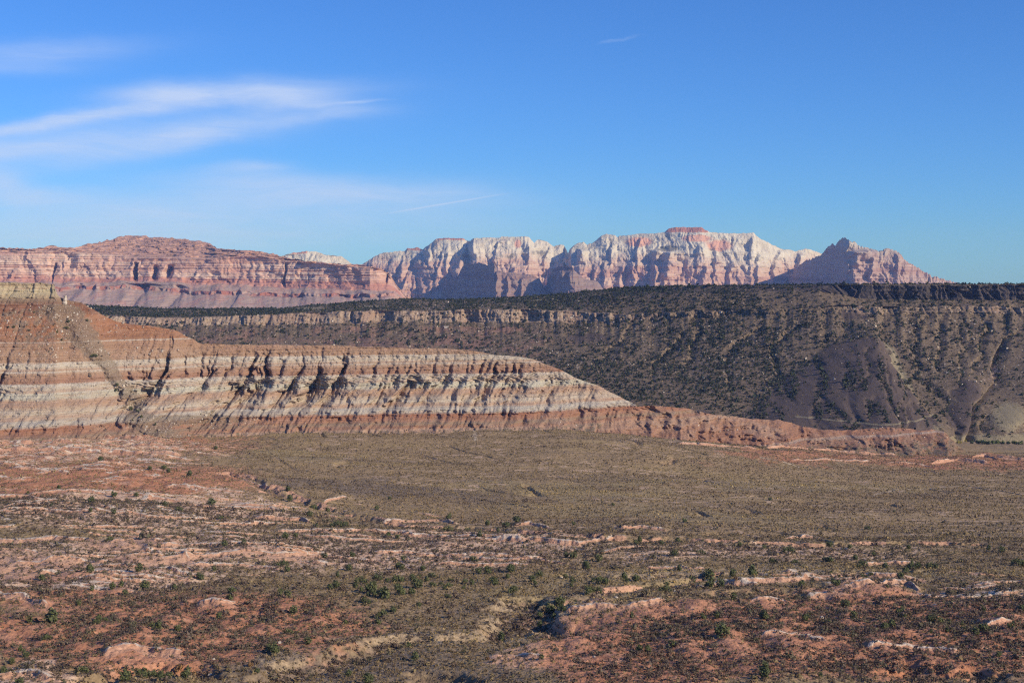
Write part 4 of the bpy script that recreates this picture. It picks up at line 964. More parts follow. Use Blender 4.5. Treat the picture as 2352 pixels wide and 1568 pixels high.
# ------------------------------------------------------------------ plants
RNG = np.random.RandomState(11)
def leaf_material(name, stops, rough=.8):
    m, N, b = material(name, rough)
    t = N.attr('tint')
    info = m.node_tree.nodes.new('ShaderNodeObjectInfo')
    f = N.m('FRACT', N.m('ADD', t, N.m('MULTIPLY', info.outputs['Random'], .35)))
    N.link(N.ramp(t, stops), b.inputs['Base Color'])
    return m
M_JUN = leaf_material('juniper_foliage', [(0, (.065, .074, .030)), (.35, (.098, .110, .044)), (.7, (.130, .140, .058)), (1, (.16, .16, .068))])
M_FAR = leaf_material('mesa_foliage', [(0, (.028, .038, .022)), (.5, (.044, .054, .030)), (1, (.072, .074, .045))])
M_SAGE = leaf_material('sage_foliage', [(0, (.13, .092, .056)), (.3, (.23, .16, .082)), (.5, (.24, .186, .088)), (.75, (.33, .235, .112)), (.88, (.41, .28, .092)), (1, (.47, .36, .165))])
M_SCRUB = leaf_material('scrub_foliage', [(0, (.078, .053, .039)), (.3, (.118, .084, .062)), (.55, (.15, .112, .082)), (.8, (.10, .095, .050)), (1, (.19, .145, .095))])
M_COT = leaf_material('cottonwood_foliage', [(0, (.10, .13, .045)), (.5, (.13, .16, .055)), (1, (.20, .20, .065))])
M_YEL = leaf_material('yellow_foliage', [(0, (.28, .24, .05)), (1, (.40, .33, .07))])
M_RUST = leaf_material('rust_foliage', [(0, (.22, .12, .05)), (1, (.34, .20, .085))])
M_BARK, _N, _b = material('bark'); _N.link(_N.ramp(_N.noise(_N.mapping(_N.pos(), (6, 6, 1)), 1.0, 3), [(.3, (.10, .075, .055)), (.7, (.20, .16, .12))]), _b.inputs['Base Color'])
M_ROCK, _N, _b = material('pale_rock'); _N.link(_N.ramp(_N.noise(_N.pos(), .8, 4), [(.3, (.42, .34, .26)), (.7, (.62, .54, .44))]), _b.inputs['Base Color'])

def quads_at(c, nrm, size, rng):
    """one square leaf spray per centre, facing about nrm"""
    n = nrm + rng.normal(0, .55, nrm.shape); n /= np.linalg.norm(n, axis=1, keepdims=True)
    a = np.cross(n, rng.normal(0, 1, n.shape)); a /= np.linalg.norm(a, axis=1, keepdims=True)
    b = np.cross(n, a)
    s = (size * rng.uniform(.6, 1.25, len(c)))[:, None]; s2 = s * rng.uniform(.5, 1.0, len(c))[:, None]
    v = np.stack([c - a * s - b * s2 * .6, c + a * s * .7 - b * s2, c + a * s + b * s2 * .7, c - a * s * .6 + b * s2], 1)
    return v.reshape(-1, 3)

def crown_points(kind, n, rng):
    """points through a crown of unit height 1, half-width about .45; lobes give the uneven outline"""
    if kind == 'round': lobes = [((0, 0, .5), .42, .46), ((.2, .05, .62), .24, .3), ((-.22, .08, .42), .25, .3), ((.05, -.2, .36), .27, .28), ((-.08, .05, .78), .2, .22)]
    elif kind == 'upright': lobes = [((0, 0, .35), .24, .33), ((.05, .02, .62), .20, .3), ((-.04, 0, .85), .12, .17), ((.12, -.08, .3), .18, .22), ((-.14, .06, .45), .15, .24)]
    elif kind == 'spreading': lobes = [((-.3, 0, .48), .34, .38), ((.3, .1, .5), .34, .4), ((0, -.15, .62), .32, .38), ((.55, 0, .36), .24, .28), ((-.58, .05, .34), .2, .25)]
    elif kind == 'forked': lobes = [((-.2, 0, .5), .26, .42), ((.22, .05, .42), .26, .36), ((-.25, .05, .85), .14, .18), ((.05, -.12, .3), .32, .26)]
    else: lobes = [((0, 0, .45), .34, .42), ((.25, .1, .7), .16, .2), ((-.24, -.05, .64), .17, .22), ((.1, -.24, .3), .22, .2)]
    vol = np.array([l[1] ** 2 * l[2] for l in lobes]); k = rng.choice(len(lobes), n, p=vol / vol.sum())
    d = rng.normal(0, 1, (n, 3)); d /= np.linalg.norm(d, axis=1, keepdims=True)
    r = rng.uniform(.25, 1, n) ** .45
    r *= 1 + .22 * np.sin(d[:, 0] * 5 + k) * np.sin(d[:, 1] * 6) + .12 * np.sin(d[:, 2] * 7)
    c = np.array([l[0] for l in lobes])[k] + d * r[:, None] * np.array([(l[1], l[1], l[2]) for l in lobes])[k]
    c[:, 2] = np.maximum(c[:, 2], .03 + rng.uniform(0, .06, n))
    return c, d

def crown_mesh(name, kind, n, size, mat, seed):
    rng = np.random.RandomState(seed)
    c, d = crown_points(kind, n, rng)
    clump = np.repeat(rng.uniform(0, 1, n // 6 + 1), 6)[:n] * .55 + rng.uniform(0, .45, n)
    v = quads_at(c, d, size, rng)
    f = np.arange(len(v)).reshape(-1, 4)
    return mesh_from(name, v, f, mat, False, dict(tint=np.repeat(clump, 4)))

def trunk_mesh(name, kind, seed):
    rng = np.random.RandomState(seed)
    V = []; F = []
    def tube(p0, p1, r0, r1, bend):
        n = 6; k = 5; base = len(V)
        for i in range(k):
            t = i / (k - 1); p = p0 * (1 - t) + p1 * t + bend * math.sin(t * math.pi)
            r = r0 * (1 - t) + r1 * t
            for j in range(n):
                a = j / n * 2 * math.pi; V.append(p + np.array([math.cos(a) * r, math.sin(a) * r, 0]))
        for i in range(k - 1):
            for j in range(n): F.append((base + i * n + j, base + i * n + (j + 1) % n, base + (i + 1) * n + (j + 1) % n, base + (i + 1) * n + j))
    z0 = np.array([0, 0, -.12])
    tube(z0, np.array([.03, .02, .55]), .055, .025, np.array([.03, .0, 0]))
    for i in range(5):
        a = rng.uniform(0, 6.28); l = rng.uniform(.2, .34); h = rng.uniform(.12, .4)
        tube(np.array([0.01, 0, h]), np.array([math.cos(a) * l, math.sin(a) * l, h + rng.uniform(.15, .35)]), .025, .008, np.array([0, 0, -.03]))
    return mesh_from(name, np.array(V), np.array(F), M_BARK, True)

KINDS = ['round', 'upright', 'spreading', 'forked', 'open']
CROWN = {k: [crown_mesh('juniper_crown', k, 420 if k != 'open' else 250, .062, M_JUN, 300 + i * 10 + j) for j in range(3)] for i, k in enumerate(KINDS)}
TRUNK = {k: trunk_mesh('juniper_trunk', k, 400 + i) for i, k in enumerate(KINDS)}

def make_tree(name, loc, h, w, crown, trunk, rz):
    root = bpy.data.objects.new(name, None); COL.objects.link(root)
    root.empty_display_size = 1.0
    root.location = loc; root.rotation_euler = (0, 0, rz); root.scale = (w, w, h)
    for nm, me in (('crown', crown), ('trunk', trunk)):
        o = bpy.data.objects.new(nm, me); COL.objects.link(o); o.parent = root
    return root

TREES_RAW = [  # crop origin x, y (full photo px), [(base x, base y, height) in the crop]
 (0, 1650, [(1805,800,65),(1165,735,35),(975,725,45),(780,780,45),(775,890,35),(1410,810,35),(1530,865,40),(970,895,45),(1620,560,40),(1440,540,35),(1280,515,30),(1400,500,35),(940,1125,35),(1920,1200,45),(2085,1160,40),(770,1400,65),(1190,1395,60),(360,1440,50),(240,700,30),(440,820,30),(500,680,40),(1890,920,25),(1830,1360,45),(1710,1430,50),(860,455,40),(1845,320,30),(1370,110,30)]),
 (1000, 1650, [(325,670,40),(340,750,50),(545,780,55),(660,800,45),(510,905,50),(1085,815,35),(740,990,50),(815,990,40),(1700,910,45),(1855,980,45),(1695,1030,45),(1780,985,35),(300,1085,50),(390,1055,35),(560,990,40),(2190,980,45),(2280,950,50),(2030,955,40),(1965,1085,50),(1180,1050,40),(1260,1060,35),(2120,1035,35),(635,1230,45),(875,1225,45),(1310,1240,45),(1910,1275,45),(2030,1360,70),(1955,1365,50),(1280,1320,55),(1480,1325,40),(845,1330,50),(750,1380,45),(320,1365,45),(280,1315,50),(1090,1420,45),(945,1465,60),(1290,1450,50),(1240,1450,50),(1900,1470,50),(1510,1450,45),(1390,1440,50),(2230,1360,50),(1555,1380,40),(1195,740,25)]),
 (2000, 1650, [(630,970,30),(1580,960,35),(1195,1115,45),(1160,1140,35),(1520,1125,40),(1380,1145,40),(1745,1110,50),(2050,1165,40),(580,1075,40),(1105,1105,40),(625,1230,60),(565,1225,40),(840,1250,60),(1490,1245,50),(1720,1230,45),(740,1320,60),(1535,1340,50),(1060,1400,80),(1160,1420,50),(900,1460,50),(850,1460,60),(1785,1370,90),(1640,1385,55),(1800,1490,80),(1885,1490,70),(1990,1425,55),(2160,1400,90),(275,1445,50),(330,1410,55),(90,1350,50),(65,1420,40),(965,805,25),(1425,1490,60)]),
 (2996, 1650, [(180,750,25),(1240,850,15),(1015,985,30),(2160,1205,50),(2050,1190,40),(1365,1175,35),(1065,1225,40),(910,1250,40),(690,1275,45),(650,1270,35),(340,1225,60),(205,1290,40),(390,1300,35),(970,1340,60),(1165,1340,45),(1385,1345,65),(1440,1345,55),(1545,1335,55),(1600,1335,40),(2290,1315,55),(2340,1315,50),(1340,1390,45),(740,1500,60),(1295,1455,50),(450,1490,40),(130,1180,30),(865,1175,35),(690,1160,45)]),
 (0, 2131, [(440,815,110),(250,810,65),(670,665,50),(820,830,40),(845,780,45),(885,790,35),(1340,895,80),(1285,840,40),(1520,855,55),(1965,645,50),(1980,600,50),(175,1030,50),(220,1075,60),(695,1175,60),(1225,1150,75),(1440,1165,70),(1590,1200,85),(1300,1200,50),(1070,1240,90),(800,1280,90),(165,1283,60),(960,520,50),(1040,490,45),(1240,510,75),(790,535,45),(400,940,40),(2330,1020,80),(1715,410,55),(1495,490,45),(1870,740,50),(30,1190,50),(100,1120,50),(1065,560,50)]),
 (1000, 2131, [(195,1025,75),(495,960,60),(1125,715,60),(1090,770,50),(1355,905,75),(1415,1085,80),(2150,870,75),(1010,1275,80),(845,1190,50),(815,780,40),(370,720,60),(325,855,45),(1030,540,80),(1140,590,100),(1285,550,85),(1430,490,70),(1380,540,50),(1255,500,60),(320,600,60),(260,575,55),(2250,520,60),(1690,560,35),(2090,440,60),(735,500,60),(60,1155,40)]),
 (2000, 2131, [(430,620,80),(510,600,70),(760,540,60),(830,520,50),(340,710,50),(650,620,60),(15,860,60),(2000,600,60),(1410,520,50),(1125,760,50),(1735,800,50),(1895,980,100),(1265,1050,60),(1190,1035,60),(355,1110,50),(2135,755,45),(2260,815,70),(2265,1250,90),(1470,1010,60),(1855,800,50)]),
 (2996, 2131, [(1290,690,70),(450,480,50),(2000,680,50),(125,810,60),(480,800,60),(890,770,60),(825,630,60),(1160,870,60),(1220,850,60),(130,1280,80),(1580,810,70),(2240,870,60),(2010,900,70),(2340,690,60),(610,1260,40),(1940,930,70)]),
]
# where a tree stands, in words (boxes in the photo)
PLACES = [
 (0, 560, 0, 1075, 'on the red banded slope below the left butte'),
 (560, 1200, 0, 1090, 'far out on the sage plain below the banded hill'),
 (1200, 2352, 0, 1130, 'far out on the open sage plain'),
 (0, 300, 1075, 1150, 'at the back of the white capped ledge on the left'),
 (300, 480, 1075, 1150, 'among red banks on the left'),
 (480, 700, 1075, 1160, 'along the red cut bank at the edge of the plain'),
 (700, 800, 1100, 1190, 'by the red gully banks near the middle'),
 (0, 330, 1150, 1215, 'on the pale shrub dotted shelf on the left'),
 (330, 575, 1150, 1215, 'on the pale shelf before the pink bank'),
 (575, 860, 1180, 1262, 'near the pink bank in the middle left'),
 (860, 1080, 1130, 1250, 'beside the long pink bank under the plain'),
 (1080, 1300, 1180, 1262, 'in the drainage below the red cut'),
 (1300, 1560, 1180, 1262, 'under the reddish bank at the foot of the plain'),
 (1560, 1800, 1180, 1250, 'on the pale flat below the plain'),
 (1800, 2100, 1130, 1262, 'beside the gray scree patches below the plain'),
 (2100, 2352, 1130, 1290, 'alone on the golden sage flat at the right'),
 (0, 280, 1215, 1345, 'among the rounded pink mounds on the left'),
 (280, 480, 1215, 1365, 'among the white topped mounds of the lower left'),
 (480, 700, 1215, 1345, 'at the end of the pink ledges on the left'),
 (700, 960, 1262, 1345, 'along the long pale ledges in the middle'),
 (960, 1120, 1250, 1345, 'below the long pale ledges near the centre'),
 (1120, 1330, 1262, 1348, 'on the brown flat right of the pale ledges'),
 (1330, 1560, 1262, 1348, 'on the brown rise above the centre wash'),
 (1560, 1720, 1262, 1348, 'in the large clump at the head of the wash'),
 (1720, 1880, 1250, 1348, 'at the pale slope above the long right ledge'),
 (1880, 2060, 1250, 1348, 'in the row behind the long right ledge'),
 (1880, 2352, 1340, 1420, 'on red scrub ground under the right ledges'),
 (1640, 1880, 1340, 1420, 'near the bare red mound on the right'),
 (0, 260, 1345, 1450, 'on the red scrub flat at the far left'),
 (260, 480, 1345, 1480, 'on the red scrub flat left of the short pale ledge'),
 (480, 700, 1345, 1440, 'beside the short pale ledge'),
 (700, 960, 1345, 1440, 'in the green thicket between red scrub and brown sage'),
 (960, 1160, 1345, 1450, 'on the brown and gold sage left of the wash'),
 (1160, 1260, 1345, 1470, 'at the dark mouth of the centre wash'),
 (1260, 1400, 1345, 1420, 'on the bank of the centre wash'),
 (1400, 1640, 1345, 1420, 'along the upper wash right of centre'),
 (560, 760, 1440, 1520, 'on brown sage beside the buff slope'),
 (760, 1000, 1440, 1530, 'beside the buff gully near the bottom'),
 (0, 170, 1450, 1600, 'in the lower left corner'),
 (170, 460, 1480, 1600, 'in the thicket under the red bank at the bottom left'),
 (560, 900, 1520, 1600, 'on dark sage at the bottom edge'),
 (1200, 1700, 1420, 1600, 'on the red slope at the bottom right of centre'),
 (1700, 2352, 1420, 1600, 'in the dark red scrub of the lower right'),
]
def place_of(x, y):
    for a, b, c, d_, t in PLACES:
        if a <= x <= b and c <= y <= d_: return t
    return 'on scrub ground between the pale ledges' if x < 1176 else 'on scrub ground right of the centre'

ORD = ['leftmost', 'second from left', 'third from left', 'fourth from left', 'fifth from left', 'sixth from left', 'seventh from left', 'eighth from left', 'ninth from left', 'tenth from left', 'eleventh from left', 'twelfth from left']
tree_list = []
for ox, oy, lst in TREES_RAW:
    for (a, b, h) in lst:
        x = (ox + a / 2.1382) / 1.74150; y = (oy + b / 2.1382) / 1.74150
        D_ = gpD(x, y)
        hm = h / 2.1382 / 1.7415 / FPX * D_ * 1.28
        tree_list.append([x, y, D_, hm])
# smaller ones in the green thickets
for (cx, cy, rx, ry, n, hm) in ((870, 1372, 90, 40, 16, 2.6), (1000, 1345, 120, 26, 12, 2.4), (330, 1545, 90, 14, 8, 2.4), (1290, 1392, 50, 14, 8, 2.6), (1330, 1330, 130, 22, 8, 2.4), (1950, 1325, 120, 14, 7, 2.2), (2150, 1460, 180, 60, 12, 2.3), (1780, 1440, 160, 60, 7, 2.2)):
    for _ in range(n):
        x = cx + RNG.normal(0, .5) * rx; y = cy + RNG.normal(0, .5) * ry
        if y > 1575: continue
        tree_list.append([x, y, gpD(x, y), hm * RNG.uniform(.7, 1.2)])
tree_list = tree_list[:299]
groups = {}
tree_pos = []
for (x, y, D_, hm) in tree_list:
    X_ = (x - 1176) / FPX * D_
    z_ = float(ground_eval(np.array([X_]), np.array([D_]), False)[0])
    ppm = FPX / D_
    kind = RNG.choice(KINDS, p=[.42, .08, .22, .13, .15])
    if hm * ppm > 30 and hm > 2.9: kind = RNG.choice(['upright', 'round', 'forked'])
    r = make_tree('juniper_tree', (X_, D_, z_ - .05), hm, hm * RNG.uniform(.95, 1.3) * (1.0 if kind != 'upright' else 1.15), CROWN[kind][RNG.randint(3)], TRUNK[kind], RNG.uniform(0, 6.28))
    size = 'small' if hm < 2.0 else 'medium sized' if hm < 2.9 else 'large'
    groups.setdefault((size, place_of(x, y)), []).append((x, r))
    tree_pos.append((X_, D_, hm))
for (size, pl), mem in groups.items():
    mem.sort(key=lambda e: e[0])
    for i, (x, r) in enumerate(mem):
        if len(mem) == 1: lab = f'{size} dark green juniper {pl}'
        elif i == len(mem) - 1: lab = f'rightmost {size} juniper {pl}'
        elif i < len(ORD): lab = f'{ORD[i]} {size} juniper {pl}'
        else: lab = f'{size} juniper right of centre {pl}'
        wds = lab.split()
        if len(wds) > 16: lab = lab.replace('the long pale', 'the pale').replace('dark green ', '').replace('medium sized', 'medium').replace('green thicket between red scrub and brown sage', 'thicket between scrub and sage').replace('second from left', 'second').replace('third from left', 'third')
        tag(r, lab, 'tree', 'junipers scattered over the desert floor')
tree_pos = np.array(tree_pos)

# ---- low scrub and sage ---------------------------------------------------------
def shrub_template(n, size, seed, flat=.75):
    rng = np.random.RandomState(seed)
    d = rng.normal(0, 1, (n, 3)); d[:, 2] = np.abs(d[:, 2]); d /= np.linalg.norm(d, axis=1, keepdims=True)
    r = rng.uniform(.45, 1, n) ** .5
    c = d * r[:, None] * np.array([.5, .5, flat]) * (1 + .25 * np.sin(d[:, :1] * 6 + seed))
    v = quads_at(c, d, size, rng)
    return v, np.repeat(rng.uniform(-.12, .12, n), 4)

def scatter_mesh(name, temps, pos, scl, mat, tint, hs=None):
    n = len(pos); rng = np.random.RandomState(5)
    ti = rng.randint(0, len(temps), n); rz = rng.uniform(0, 2 * np.pi, n)
    V = []; TI = []
    for k, (tv, tt) in enumerate(temps):
        idx = np.where(ti == k)[0]
        if not len(idx): continue
        c, s = np.cos(rz[idx])[:, None], np.sin(rz[idx])[:, None]
        sc = scl[idx][:, None]; sh = sc if hs is None else hs[idx][:, None]
        x = (tv[None, :, 0] * c - tv[None, :, 1] * s) * sc + pos[idx, 0][:, None]
        y = (tv[None, :, 0] * s + tv[None, :, 1] * c) * sc + pos[idx, 1][:, None]
        z = tv[None, :, 2] * sh + pos[idx, 2][:, None]
        V.append(np.stack([x, y, z], -1).reshape(-1, 3)); TI.append(np.clip(tint[idx][:, None] + tt[None], 0, 1).ravel())
    V = np.concatenate(V); TI = np.concatenate(TI)
    return mesh_from(name, V, np.arange(len(V)).reshape(-1, 4), mat, False, dict(tint=TI))

def sample_ground(n, D0, D1, umax, dens, rng, power=2.0):
    """points by area between two depths, kept with probability dens(attrs)"""
    D_ = np.sqrt(rng.uniform(D0 ** 2, D1 ** 2, n)); u = rng.uniform(-umax, umax, n)
    X_ = u * D_
    z, at = ground_eval(X_, D_)
    keep = rng.uniform(0, 1, n) < dens(at, X_, D_)
    return X_[keep], D_[keep], z[keep], {k: v[keep] for k, v in at.items()}

rng = np.random.RandomState(21)
def clumpy(X_, Y_, s, seed): return smooth(fbm(X_ / s, Y_ / s, 3, seed), -.35, .35)
# woody dark scrub on the red and pale soil
def d_scrub(a, X_, Y_):
    soil = np.clip(a['red'] + .75 * a['pale'], 0, 1)
    soil = soil * (1 + .35 * (X_ > 40) * a['red'])
    dd = (soil * (.66 - .2 * np.clip(a['pale'] - .6 * a['red'], 0, 1)) + .10 * a['dark'] + .05) * (.55 + .45 * clumpy(X_, Y_, 16, 130))
    dd = dd * (1 - .62 * a['face']) * (1 - .8 * np.clip(a['bare'], 0, 1)) * (1 - .2 * a['lip'])
    return np.clip(dd + a['wash'] * .5, 0, 1)
sx, sy, sz, sa = sample_ground(195000, 405, 960, .56, d_scrub, rng)
ssz = rng.lognormal(-.02, .40, len(sx)) * 1.2 * np.interp(sy, [450, 950], [1.0, 1.15])
stint = np.clip(rng.beta(2, 2.2, len(sx)) * .75 + .25 * clumpy(sx, sy, 60, 131), 0, 1)
SCR_T = [shrub_template(26, .15, 500 + k) for k in range(6)]
score = ssz / sy
order = np.argsort(-score * (np.abs(sx / sy) < .36) * (sy > 440))
ind = order[:280]; rest = np.ones(len(sx), bool); rest[ind] = False
me = scatter_mesh('scrub', SCR_T, np.stack([sx, sy, sz - .05], 1)[rest], ssz[rest], M_SCRUB, stint[rest])
tag(add('scrub', me), 'countless low grey brown shrubs over red and pale soil', 'scrub', kind='stuff')
PROTO = []
for k in range(6):
    tv, tt = shrub_template(60, .105, 600 + k)
    PROTO.append(mesh_from('desert_shrub', tv, np.arange(len(tv)).reshape(-1, 4), M_SCRUB, False, dict(tint=np.clip(.15 + .14 * k + tt, 0, 1))))
for i in ind:
    o = add('desert_shrub', PROTO[rng.randint(6)])
    o.location = (sx[i], sy[i], sz[i] - .05); s_ = ssz[i] * 1.02; o.scale = (s_, s_, s_ * .95); o.rotation_euler = (0, 0, rng.uniform(0, 6.28))
    x = 1176 + sx[i] / sy[i] * FPX; y = HOR - sz[i] / sy[i] * FPX
    soil = 'red soil' if sa['red'][i] > .45 else 'pale ground' if sa['pale'][i] > .45 else 'brown sage ground'
    side = 'lower left' if x < 780 else 'lower middle' if x < 1500 else 'lower right'
    tag(o, f'broad grey brown desert shrub on {soil} at the {side}', 'shrub', f'shrubs on {soil} at the {side}')
# sage on the brown and olive ground
def d_sage(a, X_, Y_):
    soil = np.clip(a['red'] + .8 * a['pale'], 0, 1)
    dd = (1 - .85 * soil) * (.55 + .45 * clumpy(X_, Y_, 14, 132)) * (1 - .85 * a['face']) * (1 - .6 * a['bare']) * (1 - .5 * a['wash'])
    sb = smooth(fbm(X_ / 200 + Y_ / 800, Y_ / 26, 4, 134), .10, .38) * smooth(Y_, 750, 900)
    return np.clip(dd * (1 - .72 * sb) * (1 - .85 * a['fleck']), 0, 1)
gx, gy, gz, ga = sample_ground(195000, 405, 900, .56, d_sage, rng)
gs = rng.lognormal(-.38, .34, len(gx)) * 1.0
gt = np.clip(.12 + .5 * rng.beta(2, 2, len(gx)) + .42 * ga['gold'] * rng.uniform(0, 1, len(gx)) + .40 * ga['buff'] * rng.uniform(.4, 1, len(gx)) - .28 * ga['dark'] * rng.uniform(0, 1, len(gx)), 0, 1)
SAGE_T = [shrub_template(12, .23, 700 + k, .7) for k in range(6)]
me = scatter_mesh('sagebrush', SAGE_T, np.stack([gx, gy, gz - .05], 1), gs, M_SAGE, gt)
tag(add('sagebrush', me), 'dense low grey green and golden sagebrush over the flats', 'sagebrush', kind='stuff')
# far sage on the plain
fx, fy, fz, fa = sample_ground(468000, 880, 1750, .56, lambda a, X_, Y_: np.clip(d_sage(a, X_, Y_) * .85 + .6 * d_scrub(a, X_, Y_), 0, 1), rng)
fs = rng.lognormal(-.25, .34, len(fx)) * .85
fstr = fbm(fx / 200 + fy / 900, fy / 32, 4, 133)
ft = np.clip(.08 + .55 * fstr + .5 * rng.beta(2, 2, len(fx)) + .40 * fa['gold'] * rng.uniform(0, 1, len(fx)) - .2 * fa['dark'], 0, 1)
FAR_T = [shrub_template(6, .34, 800 + k, .65) for k in range(6)]
me = scatter_mesh('sagebrush', FAR_T, np.stack([fx, fy, fz - .05], 1), fs, M_SAGE, ft)
tag(add('sagebrush', me), 'fine sage cover of the far plain', 'sagebrush', kind='stuff')

# ---- mesa woodland ------------------------------------------------------------
def surface_sample(X, Y, Z, w, n, rng):
    """w: weight per cell (rows-1, cols-1); points by area times weight"""
    P = np.stack([X, Y, Z], -1)
    e1 = P[1:, :-1] - P[:-1, :-1]; e2 = P[:-1, 1:] - P[:-1, :-1]
    ar = np.linalg.norm(np.cross(e1, e2), axis=-1) * w
    cdf = np.cumsum(ar.ravel()); k = np.searchsorted(cdf, rng.uniform(0, cdf[-1], n))
    r, c = np.divmod(np.minimum(k, ar.size - 1), ar.shape[1])
    a, b = rng.uniform(0, 1, n)[:, None], rng.uniform(0, 1, n)[:, None]
    p = P[r, c] * (1 - a) * (1 - b) + P[r + 1, c] * a * (1 - b) + P[r, c + 1] * (1 - a) * b + P[r + 1, c + 1] * a * b
    return p, r, c
rng = np.random.RandomState(31)
nrow, ncol = mX.shape
clm = smooth(fbm(mX / 60, mZ / 30, 3, 140), -.4, .35)
big = smooth(fbm(mX / 260, mZ / 110, 3, 141), -.4, .3)
wgt = np.interp(mPX, [0, 700, 1150, 1300, 1500, 1750, 1900, 2150, 2352], [.55, .55, .6, 1.05, 1.6, 1.25, .75, .62, .45])
wgt = wgt * (.4 + .6 * clm) * (.55 + .45 * big)
wgt = wgt * np.where(mT < 2.9, np.interp(mPX, [1300, 1880], [1.15, .8]), 1.0)
wgt = wgt * (1 - .95 * mAT['rim']) * (1 - .7 * mAT['ledge']) * (1 - .55 * smooth(mAT['basalt'], .3, .6)) * (1 - .9 * mAT['grass']) * (1 - .45 * mAT['red'])
wgt = wgt * (1 - .86 * smooth(mSP, .04, .2)) + .8 * (mSP > .05) * smooth(fbm(mPX / 25, mYY / 70, 2, 142), .18, .35) * smooth(mYY, 790, 830)
wgt = wgt + 1.1 * np.clip(1 - mRAV / 6, 0, 1) * smooth(mT, 3.9, 4.3)
wgt = wgt * (1 - .45 * smooth(mYY, 930, 985) * smooth(mPX, 2050, 2200)) * (mT > .3)

MES_T = [shrub_template(15, .27, 900 + k, .85) for k in range(8)]
p, r, c = surface_sample(mX, mY, mZ, wgt[:-1, :-1], 52000, rng)
ms = rng.lognormal(1.10, .34, len(p))
mt = np.clip(rng.beta(2, 2, len(p)) + .25 * (p[:, 2] < -150) * rng.uniform(0, .6, len(p)), 0, 1)
me = scatter_mesh('woodland', MES_T, p - np.array([0, 0, .3]), ms, M_FAR, mt, ms * rng.uniform(.75, 1.1, len(p)))
tag(add('woodland', me), 'thousands of dark junipers covering the mesa top and slopes', 'woodland', kind='stuff')
# thin brush between them and on the banded hill
wb = (.4 + .6 * clm) * (1 - .9 * mAT['rim']) * (1 - .5 * mAT['ledge'])
p, r, c = surface_sample(mX, mY, mZ, wb[:-1, :-1], 19000, rng)
bs_ = rng.lognormal(.1, .3, len(p))
me = scatter_mesh('brush', FAR_T, p - np.array([0, 0, .1]), bs_, M_SAGE, np.clip(rng.beta(2, 2.6, len(p)), 0, 1))
tag(add('brush', me), 'low brush and grass tufts on the mesa slopes', 'brush', kind='stuff')
wr_ = np.clip(.10 + rVeg * .9 + rTal * .7 + .12 * smooth(rYY, 690, 720) * (rPX < 420) * (rYY < 840), 0, 1) * (.3 + .7 * smooth(fbm(rX / 18, rZ / 12, 2, 143), -.3, .3))
p, r, c = surface_sample(rX, rY, rZ, wr_[:-1, :-1], 9000, rng)
bs_ = rng.lognormal(-.1, .42, len(p))
me = scatter_mesh('brush', FAR_T, p - np.array([0, 0, .1]), bs_, M_SCRUB, np.clip(rng.beta(2, 2, len(p)), 0, 1))
tag(add('brush', me), 'dark scattered brush on the banded hill and its debris', 'brush', kind='stuff')

# ---- single junipers on the banded hill's debris fan ------------------------------
def on_loft(x, y, X, Y, Z):
    px = 1176 + X / Y * FPX; py = HOR - Z / Y * FPX
    d = (px - x) ** 2 + (py - y) ** 2
    d = d + (np.arange(len(X))[:, None] < 10) * 1e6
    i = np.unravel_index(np.argmin(d), d.shape)
    return float(X[i]), float(Y[i]), float(Z[i])
HT = [(130, 764, 3.0, 'upper'), (152, 756, 3.4, 'upper'), (157, 740, 3.2, 'upper'), (142, 781, 2.6, 'middle'), (200, 738, 3.0, 'bare red'), (217, 820, 4.2, 'middle'), (301, 942, 4.2, 'lower'), (316, 946, 4.0, 'lower'), (326, 958, 3.0, 'lower'), (270, 885, 3.6, 'lower'), (267, 898, 3.0, 'lower'), (32, 752, 2.6, 'left'), (20, 752, 2.2, 'left'), (66, 760, 2.2, 'left'), (78, 718, 2.0, 'left'), (357, 976, 3.0, 'toe')]
HL = {'upper': 'on the upper rocky debris stripe of the banded hill', 'middle': 'halfway down the rocky debris stripe of the banded hill', 'lower': 'at the low end of the debris stripe on the banded hill',
      'bare red': 'on the bare red shoulder of the banded hill', 'left': 'on the rubble slope under the left butte', 'toe': 'in the notch where the debris stripe meets the flat'}
hg = {}
for (x, y, hm, k) in HT:
    p_ = on_loft(x, y, rX, rY, rZ)
    kd = RNG.choice(KINDS)
    t = make_tree('juniper_tree', (p_[0], p_[1] - .5, p_[2] - .2), hm, hm * 1.3, CROWN[kd][RNG.randint(3)], TRUNK[kd], RNG.uniform(0, 6))
    hg.setdefault(k, []).append((x, t))
for k, mem in hg.items():
    mem.sort(key=lambda e: e[0])
    for i, (x, t) in enumerate(mem):
        lab = f'dark juniper {HL[k]}' if len(mem) == 1 else (f'rightmost juniper {HL[k]}' if i == len(mem) - 1 else f'{ORD[i]} juniper {HL[k]}')
        tag(t, lab, 'tree', 'junipers on the banded hill')

